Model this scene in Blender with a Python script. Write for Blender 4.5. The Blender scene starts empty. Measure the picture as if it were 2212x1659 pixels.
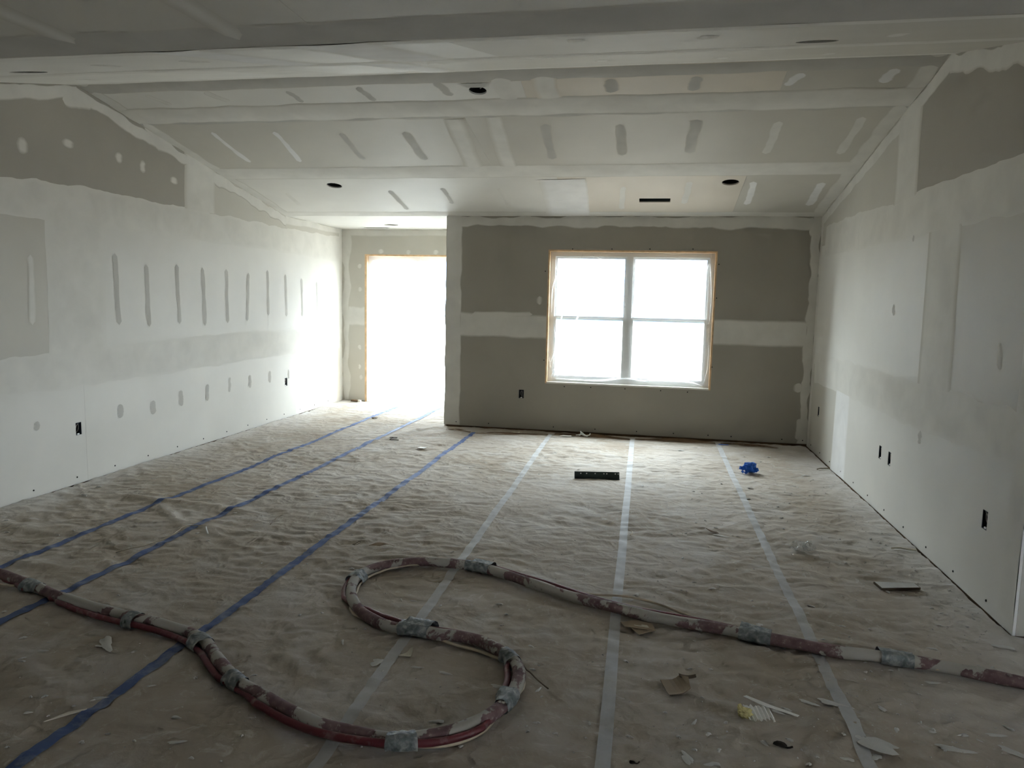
import bpy, bmesh, math, random
import numpy as np
from mathutils import Vector, Matrix

random.seed(7)
rng = np.random.default_rng(7)
SC = bpy.context.scene
COL = SC.collection

# ------------------------------------------------------------------ camera
F, CAMH, YAW, PITCH, ROLL = 1582.0, 1.5136, 0.1834, 0.115, 0.0227
_r = Vector((math.cos(YAW), math.sin(YAW), 0)); _f = Vector((-math.sin(YAW), math.cos(YAW), 0)); _u = Vector((0, 0, 1))
FW = _f * math.cos(PITCH) - _u * math.sin(PITCH)
_u2 = _u * math.cos(PITCH) + _f * math.sin(PITCH)
RT = _r * math.cos(ROLL) + _u2 * math.sin(ROLL)
UP = _u2 * math.cos(ROLL) - _r * math.sin(ROLL)
CAM = Vector((0, 0, CAMH))
cd = bpy.data.cameras.new('camera'); cam = bpy.data.objects.new('camera', cd); COL.objects.link(cam)
cd.sensor_fit = 'HORIZONTAL'; cd.sensor_width = 36; cd.lens = 36 * F / 2212
cd.clip_start = 0.05; cd.clip_end = 300
cam.matrix_world = Matrix(((RT.x, UP.x, -FW.x, CAM.x), (RT.y, UP.y, -FW.y, CAM.y), (RT.z, UP.z, -FW.z, CAM.z), (0, 0, 0, 1)))
SC.camera = cam

# ------------------------------------------------------------------ sky, exposure
SKY = 33.0
w = bpy.data.worlds.new('sky'); SC.world = w; w.use_nodes = True
bg = w.node_tree.nodes['Background']; bg.inputs[0].default_value = (0.84, 0.92, 1.0, 1); bg.inputs[1].default_value = SKY
SC.view_settings.view_transform = 'Standard'; SC.view_settings.look = 'None'
SC.view_settings.exposure = 0.25; SC.view_settings.gamma = 1; SC.view_settings.use_curve_mapping = False
SC.cycles.use_denoising = True
SC.cycles.use_adaptive_sampling = True; SC.cycles.adaptive_threshold = .08; SC.cycles.adaptive_min_samples = 24
SC.cycles.max_bounces = 9; SC.cycles.diffuse_bounces = 5; SC.cycles.glossy_bounces = 4
SC.cycles.transmission_bounces = 8; SC.cycles.transparent_max_bounces = 12
SC.cycles.caustics_reflective = False; SC.cycles.caustics_refractive = True
SC.cycles.sample_clamp_indirect = 25.0

# ------------------------------------------------------------------ room numbers (metres)
H = 2.44
XL, XR, XC = -4.306, 1.714, -2.323
D1, D2 = 8.218, 9.848
YR, ZR, YB = 5.008, 3.039, 2.669
YE = 3.62            # near end of the right-hand wall
YBACK, XFAR = -4.5, 5.2   # kitchen side, behind the camera
WX0, WX1, WZ0, WZ1 = -1.1436, 0.6829, 0.574, 2.0745
DX0, DX1, DZ1 = -3.968, -2.44, 2.097
TX = [-3.3905, -2.804, -1.9013, -1.002, -0.0916, 0.7781]

def portal(name, loc, rot, sx, sy):
    l = bpy.data.lights.new(name, 'AREA'); l.shape = 'RECTANGLE'; l.size = sx; l.size_y = sy
    l.cycles.is_portal = True
    o = bpy.data.objects.new(name, l); COL.objects.link(o); o.location = loc; o.rotation_euler = rot
    return o
portal('window_portal', ((WX0 + WX1) / 2, D1 + .20, (WZ0 + WZ1) / 2), (-math.pi / 2, 0, 0), WX1 - WX0, WZ1 - WZ0)
portal('door_portal', ((DX0 + DX1) / 2, D2 + .20, DZ1 / 2), (-math.pi / 2, 0, 0), DX1 - DX0, DZ1)

# ------------------------------------------------------------------ planes
class Plane:
    def __init__(s, O, U, V, N):
        s.O, s.U, s.V, s.N = Vector(O), Vector(U).normalized(), Vector(V).normalized(), Vector(N).normalized()
    def pt(s, u, v, n=0.0): return s.O + s.U * u + s.V * v + s.N * n
    def uv(s, p): d = p - s.O; return d.dot(s.U), d.dot(s.V)
    def px(s, x, y, n=0.0):      # where the sight line of a photo pixel meets this plane
        d = FW + RT * ((x - 1106) / F) - UP * ((y - 829.5) / F)
        t = (s.O + s.N * n - CAM).dot(s.N) / d.dot(s.N)
        return s.uv(CAM + d * t)
P_FLOOR = Plane((0, 0, 0), (1, 0, 0), (0, 1, 0), (0, 0, 1))
P_LEFT = Plane((XL, 0, 0), (0, 1, 0), (0, 0, 1), (1, 0, 0))
P_RIGHT = Plane((XR, 0, 0), (0, 1, 0), (0, 0, 1), (-1, 0, 0))
P_BACK = Plane((0, D1, 0), (1, 0, 0), (0, 0, 1), (0, -1, 0))
P_ALC = Plane((0, D2, 0), (1, 0, 0), (0, 0, 1), (0, -1, 0))
LF, LN = math.hypot(D1 - YR, ZR - H), math.hypot(YR - YB, ZR - H)
P_FAR = Plane((0, D1, H), (1, 0, 0), (0, (YR - D1), ZR - H), (0, -(ZR - H), -(D1 - YR)))
P_NEAR = Plane((0, YB, H), (1, 0, 0), (0, YR - YB, ZR - H), (0, ZR - H, -(YR - YB)))
P_FLAT = Plane((0, 0, H), (1, 0, 0), (0, 1, 0), (0, 0, -1))
def floor_at(x, y): u, v = P_FLOOR.px(x, y); return Vector((u, v, 0))

# ------------------------------------------------------------------ materials
MATS = {}
def nodes(name):
    m = bpy.data.materials.new(name); m.use_nodes = True
    nt = m.node_tree; b = nt.nodes['Principled BSDF']; MATS[name] = m
    return m, nt, b
def simple(name, col, rough=.7, noise=0.0, scale=8.0, metal=0.0, spec=.3, bump=0.0, bscale=60.0):
    m, nt, b = nodes(name)
    b.inputs['Base Color'].default_value = (*col, 1); b.inputs['Roughness'].default_value = rough
    b.inputs['Metallic'].default_value = metal; b.inputs['Specular IOR Level'].default_value = spec
    tc = nt.nodes.new('ShaderNodeTexCoord')
    if noise:
        n = nt.nodes.new('ShaderNodeTexNoise'); n.inputs['Scale'].default_value = scale; n.inputs['Detail'].default_value = 3
        nt.links.new(tc.outputs['Object'], n.inputs['Vector'])
        r = nt.nodes.new('ShaderNodeValToRGB')
        r.color_ramp.elements[0].position = .3; r.color_ramp.elements[1].position = .7
        r.color_ramp.elements[0].color = (*[c * (1 - noise) for c in col], 1)
        r.color_ramp.elements[1].color = (*[min(1, c * (1 + noise)) for c in col], 1)
        nt.links.new(n.outputs['Fac'], r.inputs['Fac']); nt.links.new(r.outputs['Color'], b.inputs['Base Color'])
    if bump:
        n2 = nt.nodes.new('ShaderNodeTexNoise'); n2.inputs['Scale'].default_value = bscale; n2.inputs['Detail'].default_value = 5
        nt.links.new(tc.outputs['Object'], n2.inputs['Vector'])
        bp = nt.nodes.new('ShaderNodeBump'); bp.inputs['Strength'].default_value = bump; bp.inputs['Distance'].default_value = .01
        nt.links.new(n2.outputs['Fac'], bp.inputs['Height']); nt.links.new(bp.outputs['Normal'], b.inputs['Normal'])
    return m

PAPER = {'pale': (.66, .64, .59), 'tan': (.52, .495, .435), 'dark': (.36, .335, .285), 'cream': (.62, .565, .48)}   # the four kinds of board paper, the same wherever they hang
for k, c in PAPER.items():
    simple('board_' + k, c, rough=.62, noise=.035, scale=2.2, spec=.35)
def mud_mat(name, col):
    m, nt, b = nodes(name)
    at = nt.nodes.new('ShaderNodeAttribute'); at.attribute_name = 'mud'
    oi = nt.nodes.new('ShaderNodeObjectInfo'); tc = nt.nodes.new('ShaderNodeTexCoord')
    n = nt.nodes.new('ShaderNodeTexNoise'); n.inputs['Scale'].default_value = 5; n.inputs['Detail'].default_value = 4; n.inputs['Distortion'].default_value = .3
    mp = nt.nodes.new('ShaderNodeMapping'); mp.inputs['Scale'].default_value = (1, 1, 1)
    nt.links.new(tc.outputs['Object'], mp.inputs['Vector']); nt.links.new(mp.outputs['Vector'], n.inputs['Vector'])
    r = nt.nodes.new('ShaderNodeValToRGB'); r.color_ramp.elements[0].position = .3; r.color_ramp.elements[1].position = .72
    r.color_ramp.elements[0].color = (*[c * .93 for c in col], 1); r.color_ramp.elements[1].color = (*[c * 1.05 for c in col], 1)
    nt.links.new(n.outputs['Fac'], r.inputs['Fac'])
    mx = nt.nodes.new('ShaderNodeMix'); mx.data_type = 'RGBA'
    nt.links.new(at.outputs['Fac'], mx.inputs['Factor']); nt.links.new(oi.outputs['Color'], mx.inputs['A']); nt.links.new(r.outputs['Color'], mx.inputs['B'])
    nt.links.new(mx.outputs['Result'], b.inputs['Base Color'])
    b.inputs['Roughness'].default_value = .85; b.inputs['Specular IOR Level'].default_value = .15
mud_mat('mud_dry', (.66, .64, .59)); mud_mat('mud_damp_shade', (.485, .47, .43)); mud_mat('mud_white', (.74, .73, .71))  # darker tone: damp compound, and painted shade on one ceiling joint
simple('gypsum_core', (.62, .60, .56), .9)
simple('framing_lumber', (.16, .095, .05), .8, noise=.3, scale=6)
simple('cavity', (.03, .03, .03), .9)
simple('jamb_wood', (.70, .48, .28), .6, noise=.18, scale=14)
simple('jamb_white', (.75, .72, .66), .6)
simple('vinyl', (.80, .80, .78), .45)
simple('siding', (.09, .15, .26), .8)
simple('house_white', (.70, .70, .69), .8)
simple('house_trim', (.62, .62, .60), .7)
simple('house_glass', (.07, .075, .085), .3, noise=.4, scale=.9)
simple('dirt', (.22, .195, .17), .95, noise=.15, scale=.7)
simple('roof_shingle', (.09, .09, .10), .9)
simple('box_blue', (.012, .018, .03), .5)
simple('black', (.008, .008, .008), .6)
simple('copper_wire', (.45, .42, .38), .4)
simple('dark_metal', (.04, .055, .053), .6, spec=.2, noise=.2, scale=9)
simple('hole_light', (.75, .76, .75), .7)
simple('splat', (.54, .535, .51), .85, noise=.08, scale=20)
simple('card_brown', (.34, .27, .19), .85, noise=.1, scale=10)
simple('card_edge', (.10, .075, .05), .9)
simple('paper_scrap', (.62, .58, .48), .85)
simple('white_scrap', (.78, .77, .73), .85)
simple('foam_yellow', (.58, .52, .25), .9, noise=.2, scale=60, bump=.6, bscale=90)
simple('twig', (.24, .20, .15), .9)
simple('dark_bit', (.03, .024, .02), .9)
simple('cord_yellow', (.52, .36, .12), .5, noise=.3, scale=9)
simple('cord_cream', (.50, .43, .32), .6, noise=.15, scale=9)
simple('blue_tape', (.025, .14, .56), .5, noise=.15, scale=20)
simple('torn_paper', (.155, .10, .06), .9, noise=.2, scale=12)

# ------------------------------------------------------------------ mesh helpers
def link(name, me, mat=None, parent=None, smooth=False):
    o = bpy.data.objects.new(name, me); COL.objects.link(o)
    if mat is not None:
        if isinstance(mat, str): mat = MATS[mat]
        if len(me.materials) == 0: me.materials.append(mat)
    if smooth: me.shade_smooth()
    if parent is not None: o.parent = parent
    return o
def from_bm(name, bm, mat=None, parent=None, smooth=False):
    me = bpy.data.meshes.new(name); bm.to_mesh(me); bm.free()
    return link(name, me, mat, parent, smooth)
def tag(o, label, cat, group=None):
    o['label'] = label; o['category'] = cat
    if group: o['group'] = group
    return o
def struct(o): o['kind'] = 'structure'; return o
def empty(name, loc=(0, 0, 0), rz=0.0):
    o = bpy.data.objects.new(name, None); COL.objects.link(o); o.location = loc; o.rotation_euler = (0, 0, rz); return o
def bbox(bm, x0, x1, y0, y1, z0, z1):
    vs = [bm.verts.new((x, y, z)) for x in (x0, x1) for y in (y0, y1) for z in (z0, z1)]
    for q in ((0, 1, 3, 2), (4, 6, 7, 5), (0, 4, 5, 1), (2, 3, 7, 6), (0, 2, 6, 4), (1, 5, 7, 3)): bm.faces.new([vs[i] for i in q])
def box(name, mat, parent, x0, x1, y0, y1, z0, z1, bevel=0.0):
    bm = bmesh.new(); bbox(bm, x0, x1, y0, y1, z0, z1)
    if bevel: bmesh.ops.bevel(bm, geom=bm.edges[:], offset=bevel, segments=2, affect='EDGES')
    return from_bm(name, bm, mat, parent)

def panel(name, pl, u0, u1, v0, v1, t, mat, parent, rects=(), rounds=(), clips=(), front=0.0):
    """a sheet with cut-outs: rects (u0,u1,v0,v1), rounds (u,v,r); clips = world half-spaces (co, no) to cut off"""
    cells = []
    us, vs = {u0, u1}, {v0, v1}
    inside = lambda a, lo, hi: lo < a < hi
    rr = [r for r in rects if r[0] < u1 and r[1] > u0 and r[2] < v1 and r[3] > v0]
    ro = [c for c in rounds if u0 < c[0] < u1 and v0 < c[1] < v1]
    for r in rr: us.update(a for a in r[:2] if inside(a, u0, u1)); vs.update(a for a in r[2:] if inside(a, v0, v1))
    for (cu, cv, cr) in ro:
        s = cr * 1.3; us.update((cu - s, cu + s)); vs.update((cv - s, cv + s))
    us, vs = sorted(us), sorted(vs)
    bm = bmesh.new(); cache = {}
    def V(u, v):
        k = (round(u, 5), round(v, 5))
        if k not in cache: cache[k] = bm.verts.new(pl.pt(u, v, front))
        return cache[k]
    for i in range(len(us) - 1):
        for j in range(len(vs) - 1):
            mu, mv = (us[i] + us[i + 1]) / 2, (vs[j] + vs[j + 1]) / 2
            if any(r[0] < mu < r[1] and r[2] < mv < r[3] for r in rr): continue
            if any(abs(mu - c[0]) < c[2] * 1.3 and abs(mv - c[1]) < c[2] * 1.3 for c in ro): continue
            bm.faces.new((V(us[i], vs[j]), V(us[i + 1], vs[j]), V(us[i + 1], vs[j + 1]), V(us[i], vs[j + 1])))
    for (cu, cv, cr) in ro:
        n = 24; s = cr * 1.3; ring, sq = [], []
        for k in range(n):
            a = 2 * math.pi * k / n; c, d = math.cos(a), math.sin(a); m = max(abs(c), abs(d))
            ring.append(V(cu + cr * c, cv + cr * d)); sq.append(V(cu + s * c / m, cv + s * d / m))
        for k in range(n): bm.faces.new((ring[k], ring[(k + 1) % n], sq[(k + 1) % n], sq[k]))
    for co, no in clips:
        bmesh.ops.bisect_plane(bm, geom=bm.verts[:] + bm.edges[:] + bm.faces[:], dist=1e-6, plane_co=co, plane_no=no, clear_outer=True)
    ex = bmesh.ops.extrude_face_region(bm, geom=bm.faces[:], use_keep_orig=True)
    bmesh.ops.translate(bm, verts=[e for e in ex['geom'] if isinstance(e, bmesh.types.BMVert)], vec=pl.N * -t)
    bmesh.ops.recalc_face_normals(bm, faces=bm.faces[:])
    return from_bm(name, bm, mat, parent)

# smooth value noise for outlines
def wob(n, seed, amp, knots=6):
    r = np.random.default_rng(seed); k = r.uniform(-1, 1, knots + 3); x = np.linspace(0, knots, n); i = x.astype(int); f = x - i; f = f * f * (3 - 2 * f)
    return amp * (k[i] * (1 - f) + k[i + 1] * f)
MUDN = {}
def stroke(pl, A, B, mat, paper, parent, name='joint_compound', crown=.0015, feather=(.12, .12), ends=(0, 0), jit=.008, knots=None, round_ends=False, nl=None):
    """a spread of joint compound between the two edge polylines A and B (plane u,v)"""
    A, B = np.array(A, float), np.array(B, float)
    def resample(L, n):
        d = np.r_[0, np.cumsum(np.linalg.norm(np.diff(L, axis=0), axis=1))]; t = np.linspace(0, d[-1], n)
        return np.c_[np.interp(t, d, L[:, 0]), np.interp(t, d, L[:, 1])], d[-1]
    _, la = resample(A, 2); n = nl or int(min(140, max(12, la / .04)))
    A, la = resample(A, n); B, lb = resample(B, n)
    i = MUDN.get(id(pl), 0); MUDN[id(pl)] = i + 1
    k = knots or max(4, int(la / .15)); dirn = B - A; wid = np.linalg.norm(dirn, axis=1, keepdims=True); dirn = dirn / np.maximum(wid, 1e-6)
    A = A - dirn * wob(n, i * 2 + 11, jit, k)[:, None] - dirn * wob(n, i * 2 + 311, jit * .4, k * 3)[:, None]
    B = B + dirn * wob(n, i * 2 + 12, jit, k)[:, None] + dirn * wob(n, i * 2 + 312, jit * .4, k * 3)[:, None]
    if round_ends:
        C = (A + B) / 2; t = np.linspace(-1, 1, n); L = la / 2; R = min(L, np.mean(wid) / 2)
        d = np.maximum(0, (np.abs(t) * L - (L - R)) / R); s = np.sqrt(np.maximum(0.0, 1 - d ** 2))[:, None]
        s = np.maximum(s, .04); A = C + (A - C) * s; B = C + (B - C) * s
    ts = sorted([0, feather[0] * .5, feather[0], .35 if feather[0] < .33 else feather[0] * .75, .5, .65 if feather[1] < .33 else 1 - feather[1] * .75, 1 - feather[1], 1 - feather[1] * .5, 1])
    base = .0005 + .00003 * (i % 60)
    verts, att = [], []
    for a in range(n):
        fa = a / (n - 1); fe = 1.0
        if ends[0]: fe = min(fe, fa / ends[0])
        if ends[1]: fe = min(fe, (1 - fa) / ends[1])
        for t in ts:
            q = A[a] * (1 - t) + B[a] * t
            e = min(1, t / feather[0] if feather[0] else 1, (1 - t) / feather[1] if feather[1] else 1)
            fade = e * e * (3 - 2 * e) * min(1, fe)
            verts.append(pl.pt(q[0], q[1], base + crown * math.sin(math.pi * t))); att.append(fade)
    m = len(ts); faces = [(a * m + b, (a + 1) * m + b, (a + 1) * m + b + 1, a * m + b + 1) for a in range(n - 1) for b in range(m - 1)]
    nn = (verts[m] - verts[0]).cross(verts[1] - verts[0])
    mid = (n // 2) * m + 3
    nn = (verts[mid + m] - verts[mid]).cross(verts[mid + m + 1] - verts[mid])
    if nn.dot(pl.N) < 0: faces = [f[::-1] for f in faces]
    me = bpy.data.meshes.new(name); me.from_pydata(verts, [], faces); me.update()
    at = me.attributes.new('mud', 'FLOAT', 'POINT'); at.data.foreach_set('value', np.array(att, np.float32))
    o = link(name, me, mat, parent, True); o.color = (*PAPER[paper], 1)
    return o
def band(pl, Apx, Bpx, mat, paper, parent, **k):
    return stroke(pl, [pl.px(*p) for p in Apx], [pl.px(*p) for p in Bpx], mat, paper, parent, **k)
def patch(pl, a, b, wm, mat, paper, parent, crown=.0008, feather=(.2, .2), jit=.006, **k):
    """a screw-line patch from pixel a to pixel b, wm metres wide"""
    a, b = np.array(pl.px(*a)), np.array(pl.px(*b)); d = b - a; L = np.linalg.norm(d)
    if L < 1e-4: d = np.array((0, 1.0)); a = a - d * wm * .6; b = b + d * wm * .6; L = 1.2 * wm
    d = d / np.linalg.norm(b - a); nrm = np.array((-d[1], d[0])) * wm / 2
    return stroke(pl, [a + nrm, b + nrm], [a - nrm, b - nrm], mat, paper, parent, name='screw_patch', crown=crown, feather=feather, jit=jit, knots=4, round_ends=True, nl=22, **k)

# ================================================================== STRUCTURE
T = .0127            # drywall thickness
ZTOP = 3.30          # attic deck
UPFAR = (P_FAR.O, -P_FAR.N); UPNEAR = (P_NEAR.O, -P_NEAR.N)
OB = (.029, .049)    # half size of an electrical-box cut-out
def obox(pl, x, y):
    u, v = pl.px(x, y); return (u - OB[0], u + OB[0], v - OB[1], v + OB[1])
BOX_L = [obox(P_LEFT, 170, 926), obox(P_LEFT, 618, 825)]
BOX_R = [obox(P_RIGHT, 1768, 889), obox(P_RIGHT, 1901, 977), obox(P_RIGHT, 1921, 991), obox(P_RIGHT, 2127, 1123)]
BOX_B = [obox(P_BACK, 1126, 851)]
WIN = (WX0, WX1, WZ0, WZ1)
DOOR = (DX0, DX1, -.05, DZ1)

# --- floor
bm = bmesh.new()
bbox(bm, XL - .14, XFAR, YBACK, D1 + .14, -.12, -.012); bbox(bm, XL - .14, XC + .14, D1 + .14, D2 + .14, -.12, -.012)
simple('subfloor', (.20, .13, .08), .85, noise=.25, scale=5)
floor = struct(from_bm('floor', bm, 'subfloor'))

# --- walls: outer sheathing is the wall object, drywall sheets and bottom plates are its pieces
def wall(name, pl, u0, u1, v1=ZTOP, rects=(), v0=-.12, plate=True):
    o = struct(panel(name, pl, u0, u1, v0, v1, .04, 'cavity', None, rects=rects, front=-.10))
    if plate: panel('bottom_plate', pl, u0 + .02, u1 - .02, -.012, .03, .085, 'framing_lumber', o, rects=rects, front=-T - .001)
    return o
wl = wall('wall_left', P_LEFT, YBACK, D2 + .14)
wr = wall('wall_right', P_RIGHT, YE + .10, D1 + .10)
wb = wall('wall_back', P_BACK, XC, XR + .10, rects=[WIN])
wa = wall('wall_alcove', P_ALC, XL - .10, XC + .14, rects=[DOOR])
P_RET = Plane((XC, 0, 0), (0, 1, 0), (0, 0, 1), (-1, 0, 0))
P_END = Plane((0, YE, 0), (1, 0, 0), (0, 0, 1), (0, -1, 0))
P_REAR = Plane((0, YBACK, 0), (1, 0, 0), (0, 0, 1), (0, 1, 0))
P_KIT = Plane((XFAR, 0, 0), (0, 1, 0), (0, 0, 1), (-1, 0, 0))
wt = wall('wall_alcove_return', P_RET, D1 + .10, D2 + .10)
we = wall('wall_hall', P_END, XR + .10, XFAR)
KITWIN = (-1.15, -.2, 1.0, 1.95)
wre = wall('wall_rear', P_REAR, XL, XFAR)
wk = wall('wall_kitchen', P_KIT, YBACK, YE, rects=[KITWIN])

G = .0008  # hairline between sheets
def sheet(pl, u0, u1, v0, v1, tone, par, **k):
    return panel('drywall_panel', pl, u0 + G, u1 - G, v0 + G, v1 - G, T, 'board_' + tone, par, **k)
Z1, Z2 = .912, 2.132
YV1, YV2, YV3 = 8.64, 4.92, 6.45
for a, b, tone in ((YBACK, 1.3, 'pale'), (1.3, 4.95, 'pale'), (4.95, YV1, 'pale'), (YV1, D2, 'cream')): sheet(P_LEFT, a, b, .016, Z1, tone, wl, rects=BOX_L)
for a, b, tone in ((YBACK, 1.2, 'tan'), (1.2, YV2, 'tan'), (YV2, D2, 'pale')): sheet(P_LEFT, a, b, Z1, Z2, tone, wl)
sheet(P_LEFT, YBACK, YB, Z2, H, 'tan', wl)
sheet(P_LEFT, YB, YV3, Z2, ZTOP, 'dark', wl, clips=[UPFAR, UPNEAR])
sheet(P_LEFT, YV3, D1, Z2, ZTOP, 'tan', wl, clips=[UPFAR])
sheet(P_LEFT, D1, D2, Z2, H, 'tan', wl)
YW1, YW2, YW3 = 6.87, 4.82, 5.6
for a, b, tone in ((YE, YW1, 'pale'), (YW1, D1, 'tan')): sheet(P_RIGHT, a, b, .016, Z1, tone, wr, rects=BOX_R)
for a, b, tone in ((YE, YW2, 'tan'), (YW2, D1, 'pale')): sheet(P_RIGHT, a, b, Z1, Z2, tone, wr)
sheet(P_RIGHT, YB, YE, H, ZTOP, 'tan', wr, clips=[UPNEAR])
sheet(P_RIGHT, YE, YW3, Z2, ZTOP, 'dark', wr, clips=[UPFAR, UPNEAR])
sheet(P_RIGHT, YW3, D1, Z2, ZTOP, 'tan', wr, clips=[UPFAR])
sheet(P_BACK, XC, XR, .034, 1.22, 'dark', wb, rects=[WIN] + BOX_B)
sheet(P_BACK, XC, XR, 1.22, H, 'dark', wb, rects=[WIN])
sheet(P_ALC, XL, XC, .02, 1.22, 'tan', wa, rects=[DOOR])
sheet(P_ALC, XL, XC, 1.22, H, 'tan', wa, rects=[DOOR])
sheet(P_RET, D1 + T, D2, .02, H, 'pale', wt)
sheet(P_END, XR + T, XFAR, .016, H, 'pale', we)
panel('corner_bead', P_END, XR, XR + T, .016, H, .10, 'mud_white', we)
sheet(P_REAR, XL, XFAR, .016, H, 'pale', wre); sheet(P_KIT, YBACK, YE, .016, H, 'pale', wk, rects=[KITWIN])

# --- ceiling
ceil = struct(panel('ceiling', P_FLAT, XL - .14, XFAR, YBACK, D1 + .14, .04, 'cavity', None, front=-(ZTOP - H)))
panel('attic_deck', P_FLAT, XL - .14, XC + .14, D1 + .14, D2 + .14, .04, 'cavity', ceil, front=-(ZTOP - H))
def hole(pl, x, y, r=.078): u, v = pl.px(x, y); return (u, v, r)
HOLES_FAR = [hole(P_FAR, 1032, 196, .064), hole(P_FAR, 722, 401), hole(P_FAR, 1578, 394)]
HOLES_NEAR = [hole(P_NEAR, 62, 156, .088), hole(P_NEAR, 1765, 90, .088)]
HOLES_ALC = [hole(P_FLAT, 845, 486, .09)]
def rectpx(pl, x0, y0, x1, y1):
    a, b = pl.px(x0, y0), pl.px(x1, y1); return (min(a[0], b[0]), max(a[0], b[0]), min(a[1], b[1]), max(a[1], b[1]))
va, vb = P_FAR.px(1381, 433), P_FAR.px(1448, 433)
VENT_FAR = [(va[0], vb[0], va[1] - .06, va[1] + .06)]
va, vb = P_FLAT.px(788, 492), P_FLAT.px(839, 492)
VENT_ALC = [(va[0], vb[0], va[1] - .055, va[1] + .055)]
VJ1 = P_FAR.px(1106, 236)[1]; VJ2 = P_FAR.px(1106, 372)[1]
XB1, XB2, XB3 = P_FAR.px(1130, 190)[0], P_FAR.px(1035, 310)[0], P_FAR.px(1218, 430)[0]
print('ceiling joints', LF, VJ1, VJ2, XB1, XB2, XB3)
for v0, v1, xb, t1, t2 in ((0, VJ2, XB3, 'pale', 'cream'), (VJ2, VJ1, XB2, 'tan', 'tan'), (VJ1, LF, XB1, 'pale', 'cream')):
    sheet(P_FAR, XL, xb, v0, v1, t1, ceil, rects=VENT_FAR, rounds=HOLES_FAR)
    xs_ = XR if t2 == 'tan' else .80
    sheet(P_FAR, xb, xs_, v0, v1, t2, ceil, rects=VENT_FAR, rounds=HOLES_FAR)
    if xs_ < XR: sheet(P_FAR, xs_, XR, v0, v1, 'tan', ceil, rects=VENT_FAR, rounds=HOLES_FAR)
VN = P_NEAR.px(740, 139)[1]
for v0, v1, xb in ((0, VN, P_NEAR.px(1000, 100)[0]), (VN, LN, P_NEAR.px(900, 148)[0])):
    sheet(P_NEAR, XL, xb, v0, v1, 'pale', ceil, rounds=HOLES_NEAR)
    sheet(P_NEAR, xb, XR, v0, v1, 'tan', ceil, rounds=HOLES_NEAR)
sheet(P_FLAT, XL, XC, D1, D2, 'pale', ceil, rects=VENT_ALC, rounds=HOLES_ALC)
for a, b in ((YBACK, -2.2), (-2.2, -1.0), (-1.0, .24), (.24, 1.46), (1.46, YB)):
    for c, d in ((XL, -1.2), (-1.2, XFAR)): sheet(P_FLAT, c, d, a, b, 'tan', ceil)
sheet(P_FLAT, XR, XFAR, YB, YE, 'tan', ceil)

# ================================================================== LIGHT HOUSINGS, DUCT BOOTS, ELECTRICAL BOXES
def can(pl, h, label):
    u, v, r = h; bm = bmesh.new(); n = 24; R = r * 1.04; d0, d1 = -T * .5, -.16
    rings = [[bm.verts.new(pl.pt(u + rr * math.cos(2 * math.pi * k / n), v + rr * math.sin(2 * math.pi * k / n), dd)) for k in range(n)] for rr, dd in ((R, d0), (R, d1))]
    for k in range(n): bm.faces.new((rings[0][k], rings[0][(k + 1) % n], rings[1][(k + 1) % n], rings[1][k]))
    bm.faces.new(rings[1])
    root = empty('recessed_light_housing', pl.pt(u, v, -T))
    tag(root, label, 'light housing')
    o = from_bm('can', bm, 'black', root); o.matrix_parent_inverse = Matrix.Translation(-root.location)
    # folded wire whip tucked inside
    pts = [pl.pt(u + .03 * math.cos(a * 1.9 + u), v + .03 * math.sin(a * 1.9 + u), -.03 - .012 * a) for a in np.linspace(0, 4, 14)]
    tb = tube('wire_whip', pts, .004, 'copper_wire' if r < .07 else 'black', root, 6); tb.matrix_parent_inverse = Matrix.Translation(-root.location)
def tube(name, pts, r, mat, parent=None, seg=10, cap=True, smooth=True, rfun=None):
    pts = [Vector(p) for p in pts]; n = len(pts); bm = bmesh.new(); rings = []; nrm = None
    for i in range(n):
        t = (pts[min(i + 1, n - 1)] - pts[max(i - 1, 0)]).normalized()
        if nrm is None: nrm = t.orthogonal().normalized() if abs(t.z) > .9 else Vector((0, 0, 1))
        nrm = (nrm - t * nrm.dot(t)).normalized(); b = t.cross(nrm)
        rr = r if rfun is None else rfun(i / (n - 1)) * r
        rings.append([bm.verts.new(pts[i] + (nrm * math.cos(2 * math.pi * k / seg) + b * math.sin(2 * math.pi * k / seg)) * rr) for k in range(seg)])
    for i in range(n - 1):
        for k in range(seg): bm.faces.new((rings[i][k], rings[i][(k + 1) % seg], rings[i + 1][(k + 1) % seg], rings[i + 1][k]))
    if cap: bm.faces.new(rings[0][::-1]); bm.faces.new(rings[-1])
    bmesh.ops.recalc_face_normals(bm, faces=bm.faces[:])
    return from_bm(name, bm, mat, parent, smooth)
def smooth_path(P, step=.02, lo=True):
    P = [np.array(p, float) for p in P]; out = []
    Q = [2 * P[0] - P[1]] + P + [2 * P[-1] - P[-2]]
    for i in range(1, len(Q) - 2):
        p0, p1, p2, p3 = Q[i - 1:i + 3]; L = np.linalg.norm(p2 - p1); m = max(2, int(L / step))
        for k in range(m):
            t = k / m
            out.append(.5 * (2 * p1 + (p2 - p0) * t + (2 * p0 - 5 * p1 + 4 * p2 - p3) * t * t + (3 * p1 - p0 - 3 * p2 + p3) * t ** 3))
    out.append(P[-1]); return out

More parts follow.
